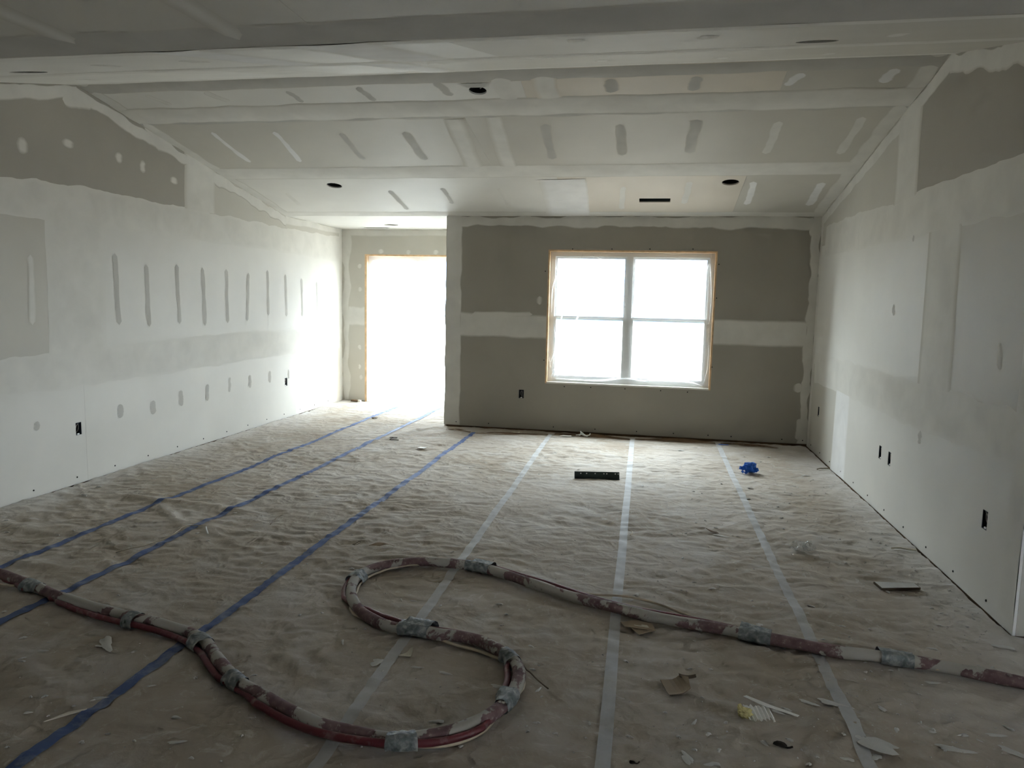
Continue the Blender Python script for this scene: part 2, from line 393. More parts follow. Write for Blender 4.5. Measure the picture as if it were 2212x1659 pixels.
can(P_FAR, HOLES_FAR[0], 'ragged round light hole with wires near the ridge, in a smear of compound')
can(P_FAR, HOLES_FAR[1], 'round black light hole in sloped ceiling on the side above the patio door')
can(P_FAR, HOLES_FAR[2], 'round black light hole in sloped ceiling beside the rectangular duct opening')
can(P_NEAR, HOLES_NEAR[0], 'light hole beyond the ridge on the ceiling slope, beside the patio door wall')
can(P_NEAR, HOLES_NEAR[1], 'light hole beyond the ridge on the ceiling slope, over the window side')
can(P_FLAT, HOLES_ALC[0], 'round light hole in the flat alcove ceiling above the patio door')

def boot(pl, r, label):
    u0, u1, v0, v1 = r; root = empty('duct_boot', pl.pt((u0 + u1) / 2, (v0 + v1) / 2, -T)); tag(root, label, 'duct opening')
    bm = bmesh.new(); e = .004
    f = [bm.verts.new(pl.pt(u, v, -T * .6)) for u, v in ((u0 - e, v0 - e), (u1 + e, v0 - e), (u1 + e, v1 + e), (u0 - e, v1 + e))]
    k = [bm.verts.new(pl.pt(u, v, -.085)) for u, v in ((u0 - e, v0 - e), (u1 + e, v0 - e), (u1 + e, v1 + e), (u0 - e, v1 + e))]
    for i in range(4): bm.faces.new((f[i], f[(i + 1) % 4], k[(i + 1) % 4], k[i]))
    bm.faces.new(k)
    o = from_bm('duct_body', bm, 'black', root); o.matrix_parent_inverse = Matrix.Translation(-root.location)
    bm = bmesh.new(); g = .006
    for a0, a1, b0, b1 in ((u0 - e, u1 + e, v0 - e, v0 + g), (u0 - e, u1 + e, v1 - g, v1 + e)):
        q = [bm.verts.new(pl.pt(u, v, -T * .9)) for u, v in ((a0, b0), (a1, b0), (a1, b1), (a0, b1))]; bm.faces.new(q)
    ex = bmesh.ops.extrude_face_region(bm, geom=bm.faces[:], use_keep_orig=True)
    bmesh.ops.translate(bm, verts=[q for q in ex['geom'] if isinstance(q, bmesh.types.BMVert)], vec=pl.N * -.03)
    o = from_bm('flange', bm, 'dark_metal', root); o.matrix_parent_inverse = Matrix.Translation(-root.location)
boot(P_FAR, VENT_FAR[0], 'rectangular black duct opening cut in the sloped ceiling over the window')
boot(P_FLAT, VENT_ALC[0], 'narrow dark duct opening in the flat ceiling of the patio door alcove')

def ebox(pl, r, label, wires, seed):
    u0, u1, v0, v1 = r; uc, vc = (u0 + u1) / 2, (v0 + v1) / 2; root = empty('electrical_box', pl.pt(uc, vc, -T)); tag(root, label, 'electrical box')
    inv = Matrix.Translation(-root.location); e = .0025
    bm = bmesh.new()
    def ring(m, n): return [bm.verts.new(pl.pt(uc + su * (OB[0] + m), vc + sv * (OB[1] + m), n)) for su, sv in ((-1, -1), (1, -1), (1, 1), (-1, 1))]
    a, b, c = ring(-.0005, -.002), ring(-.003, -.002), ring(-.004, -.065)
    for p, q in ((a, b), (b, c)):
        for i in range(4): bm.faces.new((p[i], p[(i + 1) % 4], q[(i + 1) % 4], q[i]))
    bm.faces.new(c); bmesh.ops.recalc_face_normals(bm, faces=bm.faces[:])
    from_bm('box_body', bm, 'box_blue', root).matrix_parent_inverse = inv
    for s in (-1, 1):   # mounting ears at top and bottom
        bm = bmesh.new(); q = []
        for su, sv in ((-.010, 0), (.010, 0), (.010, .010), (-.010, .010)): q.append(bm.verts.new(pl.pt(uc + su, vc + s * (OB[1] - .002 - sv), -.004)))
        bm.faces.new(q); ex = bmesh.ops.extrude_face_region(bm, geom=bm.faces[:], use_keep_orig=True)
        bmesh.ops.translate(bm, verts=[x for x in ex['geom'] if isinstance(x, bmesh.types.BMVert)], vec=pl.N * -.006)
        from_bm('mounting_ear', bm, 'mud_dry' if s < 0 else 'box_blue', root).matrix_parent_inverse = inv
    r_ = random.Random(seed)
    for w_ in range(wires):
        du = -.010 + .020 * w_ / max(1, wires - 1) if wires > 1 else 0
        P = [pl.pt(uc + du, vc - .038, -.05), pl.pt(uc + du - .006, vc - .01, -.02), pl.pt(uc + du * .6 - .006, vc + .024, -.010), pl.pt(uc + du * .3 + .004, vc + .034, -.008),
             pl.pt(uc + .010, vc + .02, -.010), pl.pt(uc + .012 + r_.uniform(-.003, .003), vc - .012, -.016), pl.pt(uc + .017, vc - .036, -.04)]
        tube('wire', smooth_path(P, .008), .0022, 'copper_wire' if w_ == 0 else 'black', root, 6).matrix_parent_inverse = inv
ebox(P_LEFT, BOX_L[0], 'electrical box with a looped pale wire, low on the wall of long dark compound strips', 2, 1)
ebox(P_LEFT, BOX_L[1], 'small electrical box on the strip-patched wall, beside the white vertical joint near the alcove', 1, 2)
ebox(P_BACK, BOX_B[0], 'electrical box low on the window wall, below and beside the window', 1, 3)
ebox(P_RIGHT, BOX_R[0], 'electrical box in the darker drywall sheet next to the window wall corner', 1, 4)
ebox(P_RIGHT, BOX_R[1], 'electrical box of the close pair, the one toward the window wall', 1, 5)
ebox(P_RIGHT, BOX_R[2], 'electrical box of the close pair, the one away from the window wall', 1, 6)
ebox(P_RIGHT, BOX_R[3], 'lone electrical box near the open end of the plain pale wall', 1, 7)

# ================================================================== WINDOW AND PATIO DOOR
win = struct(empty('window_1', ((WX0 + WX1) / 2, D1, WZ0)))
def wpart(name, mat, par, root, *b, bevel=0.0):
    o = box(name, mat, None, *b, bevel=bevel); o.parent = par; o.matrix_parent_inverse = Matrix.Translation(-root.location); return o
J = .018
for b in ((WX0, WX0 + J, WZ0, WZ1), (WX1 - J, WX1, WZ0, WZ1), (WX0 + J, WX1 - J, WZ1 - J, WZ1), (WX0 + J, WX1 - J, WZ0, WZ0 + J)):
    wpart('jamb', 'jamb_white' if b[2] == WZ0 and b[3] < 1 else 'jamb_wood', win, win, b[0], b[1], D1 - .001, D1 + .135, b[2], b[3])
def sub(o, root): o.matrix_parent_inverse = Matrix.Identity(4); return o
m, nt, b = nodes('glass')
tr = nt.nodes.new('ShaderNodeBsdfTransparent'); gl = nt.nodes.new('ShaderNodeBsdfGlossy'); gl.inputs['Roughness'].default_value = .02
mxs = nt.nodes.new('ShaderNodeMixShader'); mxs.inputs[0].default_value = .04; tr.inputs[0].default_value = (.94, .96, .95, 1)
nt.links.new(tr.outputs[0], mxs.inputs[1]); nt.links.new(gl.outputs[0], mxs.inputs[2]); nt.links.new(mxs.outputs[0], nt.nodes['Material Output'].inputs[0])
XM = (WX0 + WX1) / 2 - .01; ZM = P_BACK.px(1360, 690)[1]
YF = D1 + .075; FR = .055
wpart('mullion', 'vinyl', win, win, XM - .022, XM + .022, YF, D1 + .135, WZ0 + J, WZ1 - J)
for x0, x1 in ((WX0 + J, XM - .022), (XM + .022, WX1 - J)):
    fl_, fr_ = (FR, .012) if x0 < XM - .1 else (.012, FR)
    for b in ((x0, x0 + fl_, WZ0 + J, WZ1 - J), (x1 - fr_, x1, WZ0 + J, WZ1 - J), (x0 + fl_, x1 - fr_, WZ1 - J - .05, WZ1 - J), (x0 + fl_, x1 - fr_, WZ0 + J, WZ0 + J + .05)):
        wpart('frame', 'vinyl', win, win, b[0], b[1], YF, D1 + .135, b[2], b[3])
    for z0, z1, yy in ((WZ0 + J + .05, ZM + .02, YF + .008), (ZM - .02, WZ1 - J - .05, YF + .032)):
        bm = bmesh.new(); s = .022; a0, a1 = x0 + fl_, x1 - fr_
        for q in ((a0, a0 + s, z0, z1), (a1 - s, a1, z0, z1), (a0 + s, a1 - s, z0, z0 + s), (a0 + s, a1 - s, z1 - s, z1)): bbox(bm, q[0], q[1], yy, yy + .022, q[2], q[3])
        sash = from_bm('sash', bm, 'vinyl', win); sash.matrix_parent_inverse = Matrix.Translation(-win.location)
        pane = box('pane', 'glass', None, a0 + s - .003, a1 - s + .003, yy + .010, yy + .0105, z0 + s - .003, z1 - s + .003); pane.parent = sash

door = struct(empty('door_1', ((DX0 + DX1) / 2, D2, 0)))
for b, mt in (((DX0, DX0 + .03, 0, DZ1), 'jamb_wood'), ((DX1 - .03, DX1, 0, DZ1), 'jamb_wood'), ((DX0 + .03, DX1 - .03, DZ1 - .022, DZ1), 'jamb_wood')):
    wpart('jamb', mt, door, door, b[0], b[1], D2 - .001, D2 + .138, b[2], b[3])
wpart('threshold', 'jamb_white', door, door, DX0 + .03, DX1 - .03, D2 - .03, D2 + .138, -.012, .022, bevel=.003)
xm = (DX0 + DX1) / 2
for x0, x1, yy in ((DX0 + .03, xm + .03, D2 + .075), (xm - .03, DX1 - .03, D2 + .105)):
    bm = bmesh.new(); s = .06; z0, z1 = .022, DZ1 - .022
    for q in ((x0, x0 + s, z0, z1), (x1 - s, x1, z0, z1), (x0 + s, x1 - s, z0, z0 + s), (x0 + s, x1 - s, z1 - s, z1)): bbox(bm, q[0], q[1], yy, yy + .028, q[2], q[3])
    dp = from_bm('door_panel', bm, 'vinyl', door); dp.matrix_parent_inverse = Matrix.Translation(-door.location)
    pane = box('pane', 'glass', None, x0 + s - .003, x1 - s + .003, yy + .012, yy + .0125, z0 + s - .003, z1 - s + .003); pane.parent = dp

# --- plastic masking film over both openings
def film_mat(name, scatter, clear=.97):
    m, nt, b = nodes(name)
    tr = nt.nodes.new('ShaderNodeBsdfTransparent'); tl = nt.nodes.new('ShaderNodeBsdfTranslucent'); df = nt.nodes.new('ShaderNodeBsdfDiffuse'); gl = nt.nodes.new('ShaderNodeBsdfGlossy')
    gl.inputs['Roughness'].default_value = .22; tr.inputs[0].default_value = (clear, clear, clear, 1); tl.inputs[0].default_value = (.97, .98, 1, 1); df.inputs[0].default_value = (.9, .92, .95, 1)
    m1 = nt.nodes.new('ShaderNodeMixShader'); m1.inputs[0].default_value = .25
    m2 = nt.nodes.new('ShaderNodeMixShader'); m3 = nt.nodes.new('ShaderNodeMixShader'); m3.inputs[0].default_value = .03
    nt.links.new(tl.outputs[0], m1.inputs[1]); nt.links.new(df.outputs[0], m1.inputs[2])
    nt.links.new(tr.outputs[0], m2.inputs[1]); nt.links.new(m1.outputs[0], m2.inputs[2])
    m2.inputs[0].default_value = scatter
    nt.links.new(m2.outputs[0], m3.inputs[1]); nt.links.new(gl.outputs[0], m3.inputs[2])
    nt.links.new(m3.outputs[0], nt.nodes['Material Output'].inputs[0])
film_mat('film', .05); film_mat('film_fold', .35); film_mat('film_door', .25, .95)
GRAD = {}
def perlin(x, y, seed):
    if seed not in GRAD: GRAD[seed] = np.random.default_rng(seed).uniform(0, 2 * np.pi, (256, 256))
    g = GRAD[seed]; x0 = np.floor(x).astype(int); y0 = np.floor(y).astype(int); fx, fy = x - x0, y - y0
    def gr(ix, iy, dx, dy): a = g[ix & 255, iy & 255]; return np.cos(a) * dx + np.sin(a) * dy
    u = fx ** 3 * (fx * (fx * 6 - 15) + 10); v = fy ** 3 * (fy * (fy * 6 - 15) + 10)
    a = gr(x0, y0, fx, fy) * (1 - u) + gr(x0 + 1, y0, fx - 1, fy) * u; b = gr(x0, y0 + 1, fx, fy - 1) * (1 - u) + gr(x0 + 1, y0 + 1, fx - 1, fy - 1) * u
    return a * (1 - v) + b * v
def film(name, pl, u0, u1, v0, v1, off, mat, seed, corners):
    nu, nv = 90, 90; U, V = np.meshgrid(np.linspace(u0, u1, nu), np.linspace(v0, v1, nv), indexing='ij')
    n = .012 * perlin(U * 2.2, V * 3.1, seed) + .004 * perlin(U * 4, V * 22, seed + 1)
    for cu, cv, amp in corners:     # pleats that fan out of a corner
        d = np.hypot(U - cu, V - cv); a = np.arctan2(V - cv, U - cu); n += amp * np.sin(a * 34 + 3 * perlin(a * 3, d * 2, seed + 2)) * np.exp(-d / .45) * np.minimum(1, d / .08)
    e = np.minimum.reduce([U - u0, u1 - U, V - v0, v1 - V]); n += np.exp(-e / .05) * .010 * perlin(U * 14, V * 14, seed + 5)
    n *= np.minimum(1, e / .02)
    vs = [pl.pt(U[i, j], V[i, j], off + n[i, j]) for i in range(nu) for j in range(nv)]
    fs = [(i * nv + j, (i + 1) * nv + j, (i + 1) * nv + j + 1, i * nv + j + 1) for i in range(nu - 1) for j in range(nv - 1)]
    me = bpy.data.meshes.new(name); me.from_pydata(vs, [], fs)
    return link(name, me, mat, None, True)
def fold(pl, par, pts, wdt, off):
    """a doubled-over crease of the film: a thin tent-shaped ridge"""
    P = smooth_path([(*pl.px(*p), 0) for p in pts], .03); n = len(P); vs, fs = [], []
    for i in range(n):
        t = P[min(i + 1, n - 1)] - P[max(i - 1, 0)]; t = t / np.linalg.norm(t); s = np.array((-t[1], t[0])); wd = wdt * max(.15, math.sin(math.pi * min(1, .06 + .92 * i / (n - 1))))
        for k, h in ((-1, .003), (0, .003 + wd * 1.2), (1, .003)): q = P[i][:2] + s * wd * k; vs.append(pl.pt(q[0], q[1], off + h))
    for i in range(n - 1):
        for k in (0, 1): fs.append((i * 3 + k, (i + 1) * 3 + k, (i + 1) * 3 + k + 1, i * 3 + k + 1))
    me = bpy.data.meshes.new('fold'); me.from_pydata(vs, [], fs); return link('fold', me, 'film_fold', par, True)
fw = film('plastic_film', P_BACK, WX0 + J, WX1 - J, WZ0 + J, WZ1 - J, -.045, 'film', 21, [(WX0, WZ0, .012), (WX1, WZ0, .006)])
tag(fw, 'clear wrinkled plastic film masking the double window', 'plastic film')
for pts, wd in ((((1190, 812), (1218, 752), (1262, 640), (1258, 560)), .006), (((1192, 800), (1205, 710), (1240, 610), (1258, 548)), .004), (((1195, 815), (1232, 735), (1250, 700)), .005), (((1200, 815), (1236, 778), (1228, 760)), .004),
                (((1186, 790), (1199, 750), (1196, 700)), .004), (((1276, 815), (1292, 785), (1305, 755)), .004), (((1200, 818), (1290, 822), (1350, 818), (1400, 826)), .008), (((1380, 822), (1440, 822), (1490, 826), (1520, 835)), .009),
                (((1520, 830), (1528, 790), (1532, 720)), .006), (((1536, 560), (1524, 590), (1519, 605)), .004), (((1280, 552), (1310, 564), (1330, 570)), .004), (((1199, 575), (1204, 590), (1194, 620), (1190, 680)), .006),
                (((1186, 700), (1184, 760), (1190, 800)), .005), (((1534, 560), (1536, 640), (1532, 700)), .006)):
    fold(P_BACK, fw, pts, wd * 1.5, -.045)
fd = film('plastic_film', P_ALC, DX0 + .03, DX1 - .03, .022, DZ1 - .022, -.012, 'film_door', 33, [(xm - .1, DZ1, .010), (DX0, DZ1, .006)])
tag(fd, 'milky plastic film hanging over the patio door', 'plastic film')
for pts, wd in ((((876, 560), (877, 590), (884, 610)), .006), (((874, 562), (871, 600), (868, 625)), .005), (((878, 560), (886, 590), (892, 620)), .004), (((800, 862), (822, 859), (835, 866)), .012), (((830, 866), (846, 861), (860, 869)), .012),
                (((872, 868), (893, 862), (905, 871)), .014), (((905, 866), (925, 860), (948, 872)), .016), (((860, 864), (900, 858), (955, 856)), .006), (((792, 560), (794, 600), (793, 640)), .006)):
    fold(P_ALC, fd, pts, wd, -.012)

# ================================================================== OUTSIDE
shade_eave = struct(panel('added_shade_eave', P_FLAT, XC + .14, XR + .9, D1 + .14, D1 + .74, .12, 'house_trim', None, front=-.20))  # unseen overhangs, added to cut high sky light through window and door
panel('added_alcove_shade_eave', P_FLAT, XL - .6, XC + .14, D2 + .14, D2 + .74, .12, 'house_trim', shade_eave, front=-.20)
gy0, gy1 = D1 + .14, 26.0
bm = bmesh.new(); xs, ys = np.linspace(-26, 22, 25), np.linspace(gy0, 60, 30)
def gz(x, y): return -.25 + 1.15 * min(1, max(0, (y - 11) / 11.0))
gv = [[bm.verts.new((x, y, gz(x, y) + .04 * math.sin(x * 1.7 + y))) for y in ys] for x in xs]
for i in range(24):
    for j in range(29): bm.faces.new((gv[i][j], gv[i + 1][j], gv[i + 1][j + 1], gv[i][j + 1]))
struct(from_bm('ground', bm, 'dirt', None, True))
HY = 23.0
simple('concrete', (.42, .41, .39), .95, noise=.08, scale=2)
slab = box('patio_slab', 'concrete', None, -13, XC - .2, D2 + .14, 17.5, -.4, -.02); struct(slab)
P_HOUSE = Plane((0, HY, 0), (1, 0, 0), (0, 0, 1), (0, -1, 0))
hs = empty('neighbour_house', (-2, HY, .8)); tag(hs, 'pale blue lap-sided house across the bare yard, seen through the window film', 'house')
hx0, hx1, hz0, hz1 = -7.2, 9.0, .75, 6.2
box('wall', 'siding', hs, hx0 - hs.location.x, hx1 - hs.location.x, .05, .25, hz0 - .8, hz1 - .8)
bm = bmesh.new(); bh = .19
q = [bm.verts.new((x, y, z)) for x in (hx0, hx1) for y, z in ((.05, 0), (-.022, 0), (-.004, bh + .012), (.05, bh + .012))]
for f in ((0, 1, 2, 3), (7, 6, 5, 4), (0, 4, 5, 1), (1, 5, 6, 2), (2, 6, 7, 3), (3, 7, 4, 0)): bm.faces.new([q[i] for i in f])
bme = bpy.data.meshes.new('siding_board'); bm.to_mesh(bme); bm.free(); bme.materials.append(MATS['siding'])
for k in range(int((hz1 - hz0) / bh)):
    o = bpy.data.objects.new('siding_board', bme); COL.objects.link(o); o.parent = hs; o.location = (-hs.location.x, 0, hz0 - .8 + k * bh)
def hwin(x0, y0, x1, y1):
    a, b = P_HOUSE.px(x0, y1), P_HOUSE.px(x1, y0); u0, v0, u1, v1 = a[0], a[1], b[0], b[1]; L = hs.location
    bm = bmesh.new(); s = .09
    for q in ((u0 - s, u0, v0 - s, v1 + s), (u1, u1 + s, v0 - s, v1 + s), (u0, u1, v1, v1 + s), (u0, u1, v0 - s, v0), ((u0 + u1) / 2 - .02, (u0 + u1) / 2 + .02, v0, v1)): bbox(bm, q[0] - L.x, q[1] - L.x, -.06, .06, q[2] - L.z, q[3] - L.z)
    f = from_bm('window', bm, 'house_trim', hs)
    bm = bmesh.new(); bbox(bm, u0 - L.x, u1 - L.x, -.035, .02, v0 - L.z, v1 - L.z); from_bm('pane', bm, 'house_glass', f)
hwin(1256, 605, 1294, 640); hwin(1500, 656, 1514, 678)
bm = bmesh.new(); L = hs.location
q = [bm.verts.new(p) for p in ((hx0 - .4 - L.x, -.5, hz1 - .8), (hx1 + .4 - L.x, -.5, hz1 - .8), (hx1 + .4 - L.x, 4, hz1 + 1.2), (hx0 - .4 - L.x, 4, hz1 + 1.2))]
bm.faces.new(q); ex = bmesh.ops.extrude_face_region(bm, geom=bm.faces[:], use_keep_orig=True)
bmesh.ops.translate(bm, verts=[x for x in ex['geom'] if isinstance(x, bmesh.types.BMVert)], vec=(0, 0, -.18)); from_bm('roof', bm, 'roof_shingle', hs)
# white house further along, filling the view through the patio door
xw = P_HOUSE.px(868, 700)[0]
h2 = empty('white_house', (xw - 4, HY - 1.2, .8)); tag(h2, 'white house wall standing beyond the patio door', 'house')
box('wall', 'house_white', h2, -5, 4, .05, 6, -.3, 5.2)
bm = bmesh.new(); bbox(bm, 3.86, 4.02, -.01, .07, -.3, 5.2); from_bm('corner_board', bm, 'house_trim', h2)
bm = bmesh.new()
q = [bm.verts.new(p) for p in ((-5.4, -.5, 5.15), (4.4, -.5, 5.15), (4.4, 3.2, 7.0), (-5.4, 3.2, 7.0))]
bm.faces.new(q); ex = bmesh.ops.extrude_face_region(bm, geom=bm.faces[:], use_keep_orig=True)
bmesh.ops.translate(bm, verts=[x for x in ex['geom'] if isinstance(x, bmesh.types.BMVert)], vec=(0, 0, .18)); from_bm('roof', bm, 'roof_shingle', h2)

# ================================================================== FLOOR PAPER
RIDGES = []   # explicit folds in the paper: (points, height, half width)
for pts, h, wd in ((((255, 1072), (330, 1088), (360, 1092), (450, 1100), (570, 1118)), .022, .05), (((335, 1090), (365, 1120), (395, 1145)), .016, .045), (((0, 1130), (60, 1150), (120, 1165)), .015, .05),
                   (((0, 1222), (80, 1230), (160, 1228)), .014, .06), (((820, 960), (905, 932), (960, 925)), .020, .05), (((1560, 1585), (1800, 1560), (2212, 1500)), .018, .10), (((1672, 1655), (1900, 1600), (2212, 1590)), .015, .09),
                   (((1400, 1170), (1560, 1150), (1650, 1110)), .008, .03), (((560, 1010), (720, 975), (900, 940)), .010, .04), (((1100, 1320), (1240, 1335), (1330, 1350)), .010, .05), (((1520, 1310), (1760, 1330), (1990, 1370)), .010, .05),
                   (((0, 1420), (60, 1480), (110, 1560)), .014, .07), (((280, 1640), (480, 1620), (640, 1640)), .010, .08)):
    RIDGES.append((np.array([P_FLOOR.px(*p) for p in pts]), h, wd))
def hf(x, y):
    x, y = np.asarray(x, float), np.asarray(y, float)
    wx, wy = x + .10 * perlin(x * 2.1, y * 2.1, 41), y + .10 * perlin(x * 2.1 + 9, y * 2.1, 42)
    patchy = .65 + .5 * perlin(x * .8, y * .8, 43)
    h = .0095 * patchy * (1 - 2.4 * np.abs(perlin(wx * 4.2, wy * 8.5, 44)))         # long crosswise crinkles
    h += .0062 * patchy * (1 - 2.4 * np.abs(perlin(wx * 8.0 + 5, wy * 13, 45)))
    h += .0058 * patchy * (1 - 2.4 * np.abs(perlin((wx + wy) * 5.5, (wx - wy) * 9, 46)))
    h += .0070 * patchy * (1 - 2.4 * np.abs(perlin(wx * 2.3 + 3, wy * 3.9, 49)))
    h += .0080 * (.5 + perlin(x * 1.3, y * 1.3, 53)) * (1 - 2.6 * np.abs(perlin((wx * .8 - wy * .6) * 3.2, (wx * .6 + wy * .8) * 6.0, 52)))
    h += .0018 * perlin(x * 30, y * 42, 47)
    h += .010 * perlin(x * 1.1, y * 1.3, 48)
    for P, a, wd in RIDGES:
        best = np.full(x.shape, 9.0); fade = np.ones(x.shape); n = len(P) - 1
        for i in range(n):
            d = P[i + 1] - P[i]; L2 = d @ d; t = np.clip(((x - P[i][0]) * d[0] + (y - P[i][1]) * d[1]) / L2, 0, 1)
            dd = np.hypot(x - P[i][0] - t * d[0], y - P[i][1] - t * d[1]); m = dd < best; best = np.where(m, dd, best)
            fade = np.where(m, np.sin(np.pi * np.clip(((i + t) / n) * .9 + .05, 0, 1)), fade)
        h += a * fade * np.exp(-(best / wd) ** 2)
    near = np.clip((6.2 - y) / 2.6, 0, 1); near = near * near * (3 - 2 * near)
    return h * (1.0 + .12 * near) + .006
m, nt, b = nodes('kraft_paper')
tc = nt.nodes.new('ShaderNodeTexCoord'); geo = nt.nodes.new('ShaderNodeNewGeometry')
def noise(nt, src, scale, detail=5, dist=0.0, rough=.5):
    n = nt.nodes.new('ShaderNodeTexNoise'); n.inputs['Scale'].default_value = scale; n.inputs['Detail'].default_value = detail; n.inputs['Distortion'].default_value = dist; n.inputs['Roughness'].default_value = rough
    nt.links.new(src, n.inputs['Vector']); return n.outputs['Fac']
def ramp(nt, fac, stops):
    r = nt.nodes.new('ShaderNodeValToRGB'); els = r.color_ramp.elements
    while len(els) < len(stops): els.new(.5)
    for e, (p, c) in zip(els, stops): e.position = p; e.color = (*c, 1)
    nt.links.new(fac, r.inputs['Fac']); return r.outputs['Color']
def mix(nt, fac, a, bb):
    mx = nt.nodes.new('ShaderNodeMix'); mx.data_type = 'RGBA'; nt.links.new(fac, mx.inputs['Factor'])
    for s, k in ((a, 'A'), (bb, 'B')):
        if isinstance(s, tuple): mx.inputs[k].default_value = (*s, 1)
        else: nt.links.new(s, mx.inputs[k])
    return mx.outputs['Result']
base = ramp(nt, noise(nt, tc.outputs['Object'], 1.1, 6, .5), [(.3, (.335, .285, .225)), (.5, (.40, .352, .293)), (.7, (.45, .405, .35))])
dust = ramp(nt, noise(nt, tc.outputs['Object'], 2.6, 6, .8, .65), [(.48, (0, 0, 0)), (.72, (.6, .6, .6))])
scf = ramp(nt, noise(nt, tc.outputs['Object'], 7.5, 7, 2.2, .72), [(.57, (0, 0, 0)), (.70, (.7, .7, .7))])
base = mix(nt, scf, base, (.56, .545, .51))
c = mix(nt, dust, base, (.53, .515, .485))
spk = ramp(nt, noise(nt, tc.outputs['Object'], 55, 3, 0, .6), [(.70, (0, 0, 0)), (.76, (.6, .6, .6))])
c = mix(nt, spk, c, (.62, .60, .56))
sx = nt.nodes.new('ShaderNodeSeparateXYZ'); nt.links.new(tc.outputs['Object'], sx.inputs[0])      # sanding dust swept up against the side walls
for lo, hi in ((XR - .42, XR - .02), (XL + .36, XL + .02)):
    mr = nt.nodes.new('ShaderNodeMapRange'); mr.inputs['From Min'].default_value = lo; mr.inputs['From Max'].default_value = hi; nt.links.new(sx.outputs[0], mr.inputs[0])
    mu = nt.nodes.new('ShaderNodeMath'); mu.operation = 'MULTIPLY'; nt.links.new(mr.outputs[0], mu.inputs[0]); nt.links.new(noise(nt, tc.outputs['Object'], 3.2, 4, .8, .65), mu.inputs[1])
    c = mix(nt, mu.outputs[0], c, (.66, .65, .63))
nt.links.new(c, b.inputs['Base Color']); b.inputs['Roughness'].default_value = .8; b.inputs['Specular IOR Level'].default_value = .12
bp = nt.nodes.new('ShaderNodeBump'); bp.inputs['Strength'].default_value = .5; bp.inputs['Distance'].default_value = .012
cr1 = nt.nodes.new('ShaderNodeTexVoronoi'); cr1.inputs['Scale'].default_value = 9; cr2 = nt.nodes.new('ShaderNodeTexVoronoi'); cr2.inputs['Scale'].default_value = 21
wrp = nt.nodes.new('ShaderNodeTexNoise'); wrp.inputs['Scale'].default_value = 3.5; wrp.inputs['Detail'].default_value = 1; vm = nt.nodes.new('ShaderNodeVectorMath'); vm.operation = 'MULTIPLY_ADD'; vm.inputs[1].default_value = (.35, .35, 0)
nt.links.new(tc.outputs['Object'], wrp.inputs['Vector']); nt.links.new(wrp.outputs['Color'], vm.inputs[0]); nt.links.new(tc.outputs['Object'], vm.inputs[2])
for q_ in (cr1, cr2): nt.links.new(vm.outputs[0], q_.inputs['Vector'])
ad = nt.nodes.new('ShaderNodeMath'); ad.operation = 'MULTIPLY_ADD'; ad.inputs[1].default_value = .45; nt.links.new(cr2.outputs['Distance'], ad.inputs[0]); nt.links.new(cr1.outputs['Distance'], ad.inputs[2])
ad2 = nt.nodes.new('ShaderNodeMath'); ad2.operation = 'MULTIPLY_ADD'; ad2.inputs[1].default_value = .5; nt.links.new(noise(nt, tc.outputs['Object'], 30, 3, .4, .6), ad2.inputs[0]); nt.links.new(ad.outputs[0], ad2.inputs[2])
nt.links.new(ad2.outputs[0], bp.inputs['Height']); nt.links.new(bp.outputs['Normal'], b.inputs['Normal'])

def paper_sheet(x0, x1, y0, y1, dx, dy, lift):
    nx, ny = max(2, int((x1 - x0) / dx) + 1), max(2, int((y1 - y0) / dy) + 1)
    X, Y = np.meshgrid(np.linspace(x0, x1, nx), np.linspace(y0, y1, ny), indexing='ij'); Z = hf(X, Y) + lift
    wob_ = .010 * perlin(Y[:1, :] * 3 + x0, Y[:1, :] * 0, 50)
    co = np.stack([X, Y, Z], -1).reshape(-1, 3)
    idx = np.arange(nx * ny).reshape(nx, ny)
    f = np.stack([idx[:-1, :-1], idx[1:, :-1], idx[1:, 1:], idx[:-1, 1:]], -1).reshape(-1, 4)
    if x1 > XC and y1 > D1:      # trim round the corner of the window wall
        cx, cy = co[f].mean(1)[:, 0], co[f].mean(1)[:, 1]; f = f[~((cx > XC - .006) & (cy > D1 - .012))]
    me = bpy.data.meshes.new('paper_sheet'); me.vertices.add(len(co)); me.vertices.foreach_set('co', co.ravel())
    me.loops.add(f.size); me.loops.foreach_set('vertex_index', f.ravel().astype(np.int32)); me.polygons.add(len(f)); me.polygons.foreach_set('loop_start', np.arange(0, f.size, 4, dtype=np.int32))
    me.update(calc_edges=True); me.validate(); return link('paper_sheet', me, 'kraft_paper', floor, True)
edges = [XL + .012] + TX + [XR - .014]
for i in range(7):
    a, b_ = edges[i] - (.02 if i else 0), edges[i + 1]
    far = D2 - .03 if i < 3 else D1 - .02
    paper_sheet(a, b_, 1.45, far, .017, .0165, .0012 * (i % 2))
    paper_sheet(a, b_, YBACK + .05, 1.47, .06, .06, .0012 * (i % 2))
paper_sheet(XR - .03, XFAR - .05, 1.45, YE - .02, .03, .03, .002); paper_sheet(XR - .03, XFAR - .05, YBACK + .05, 1.47, .08, .08, .002)

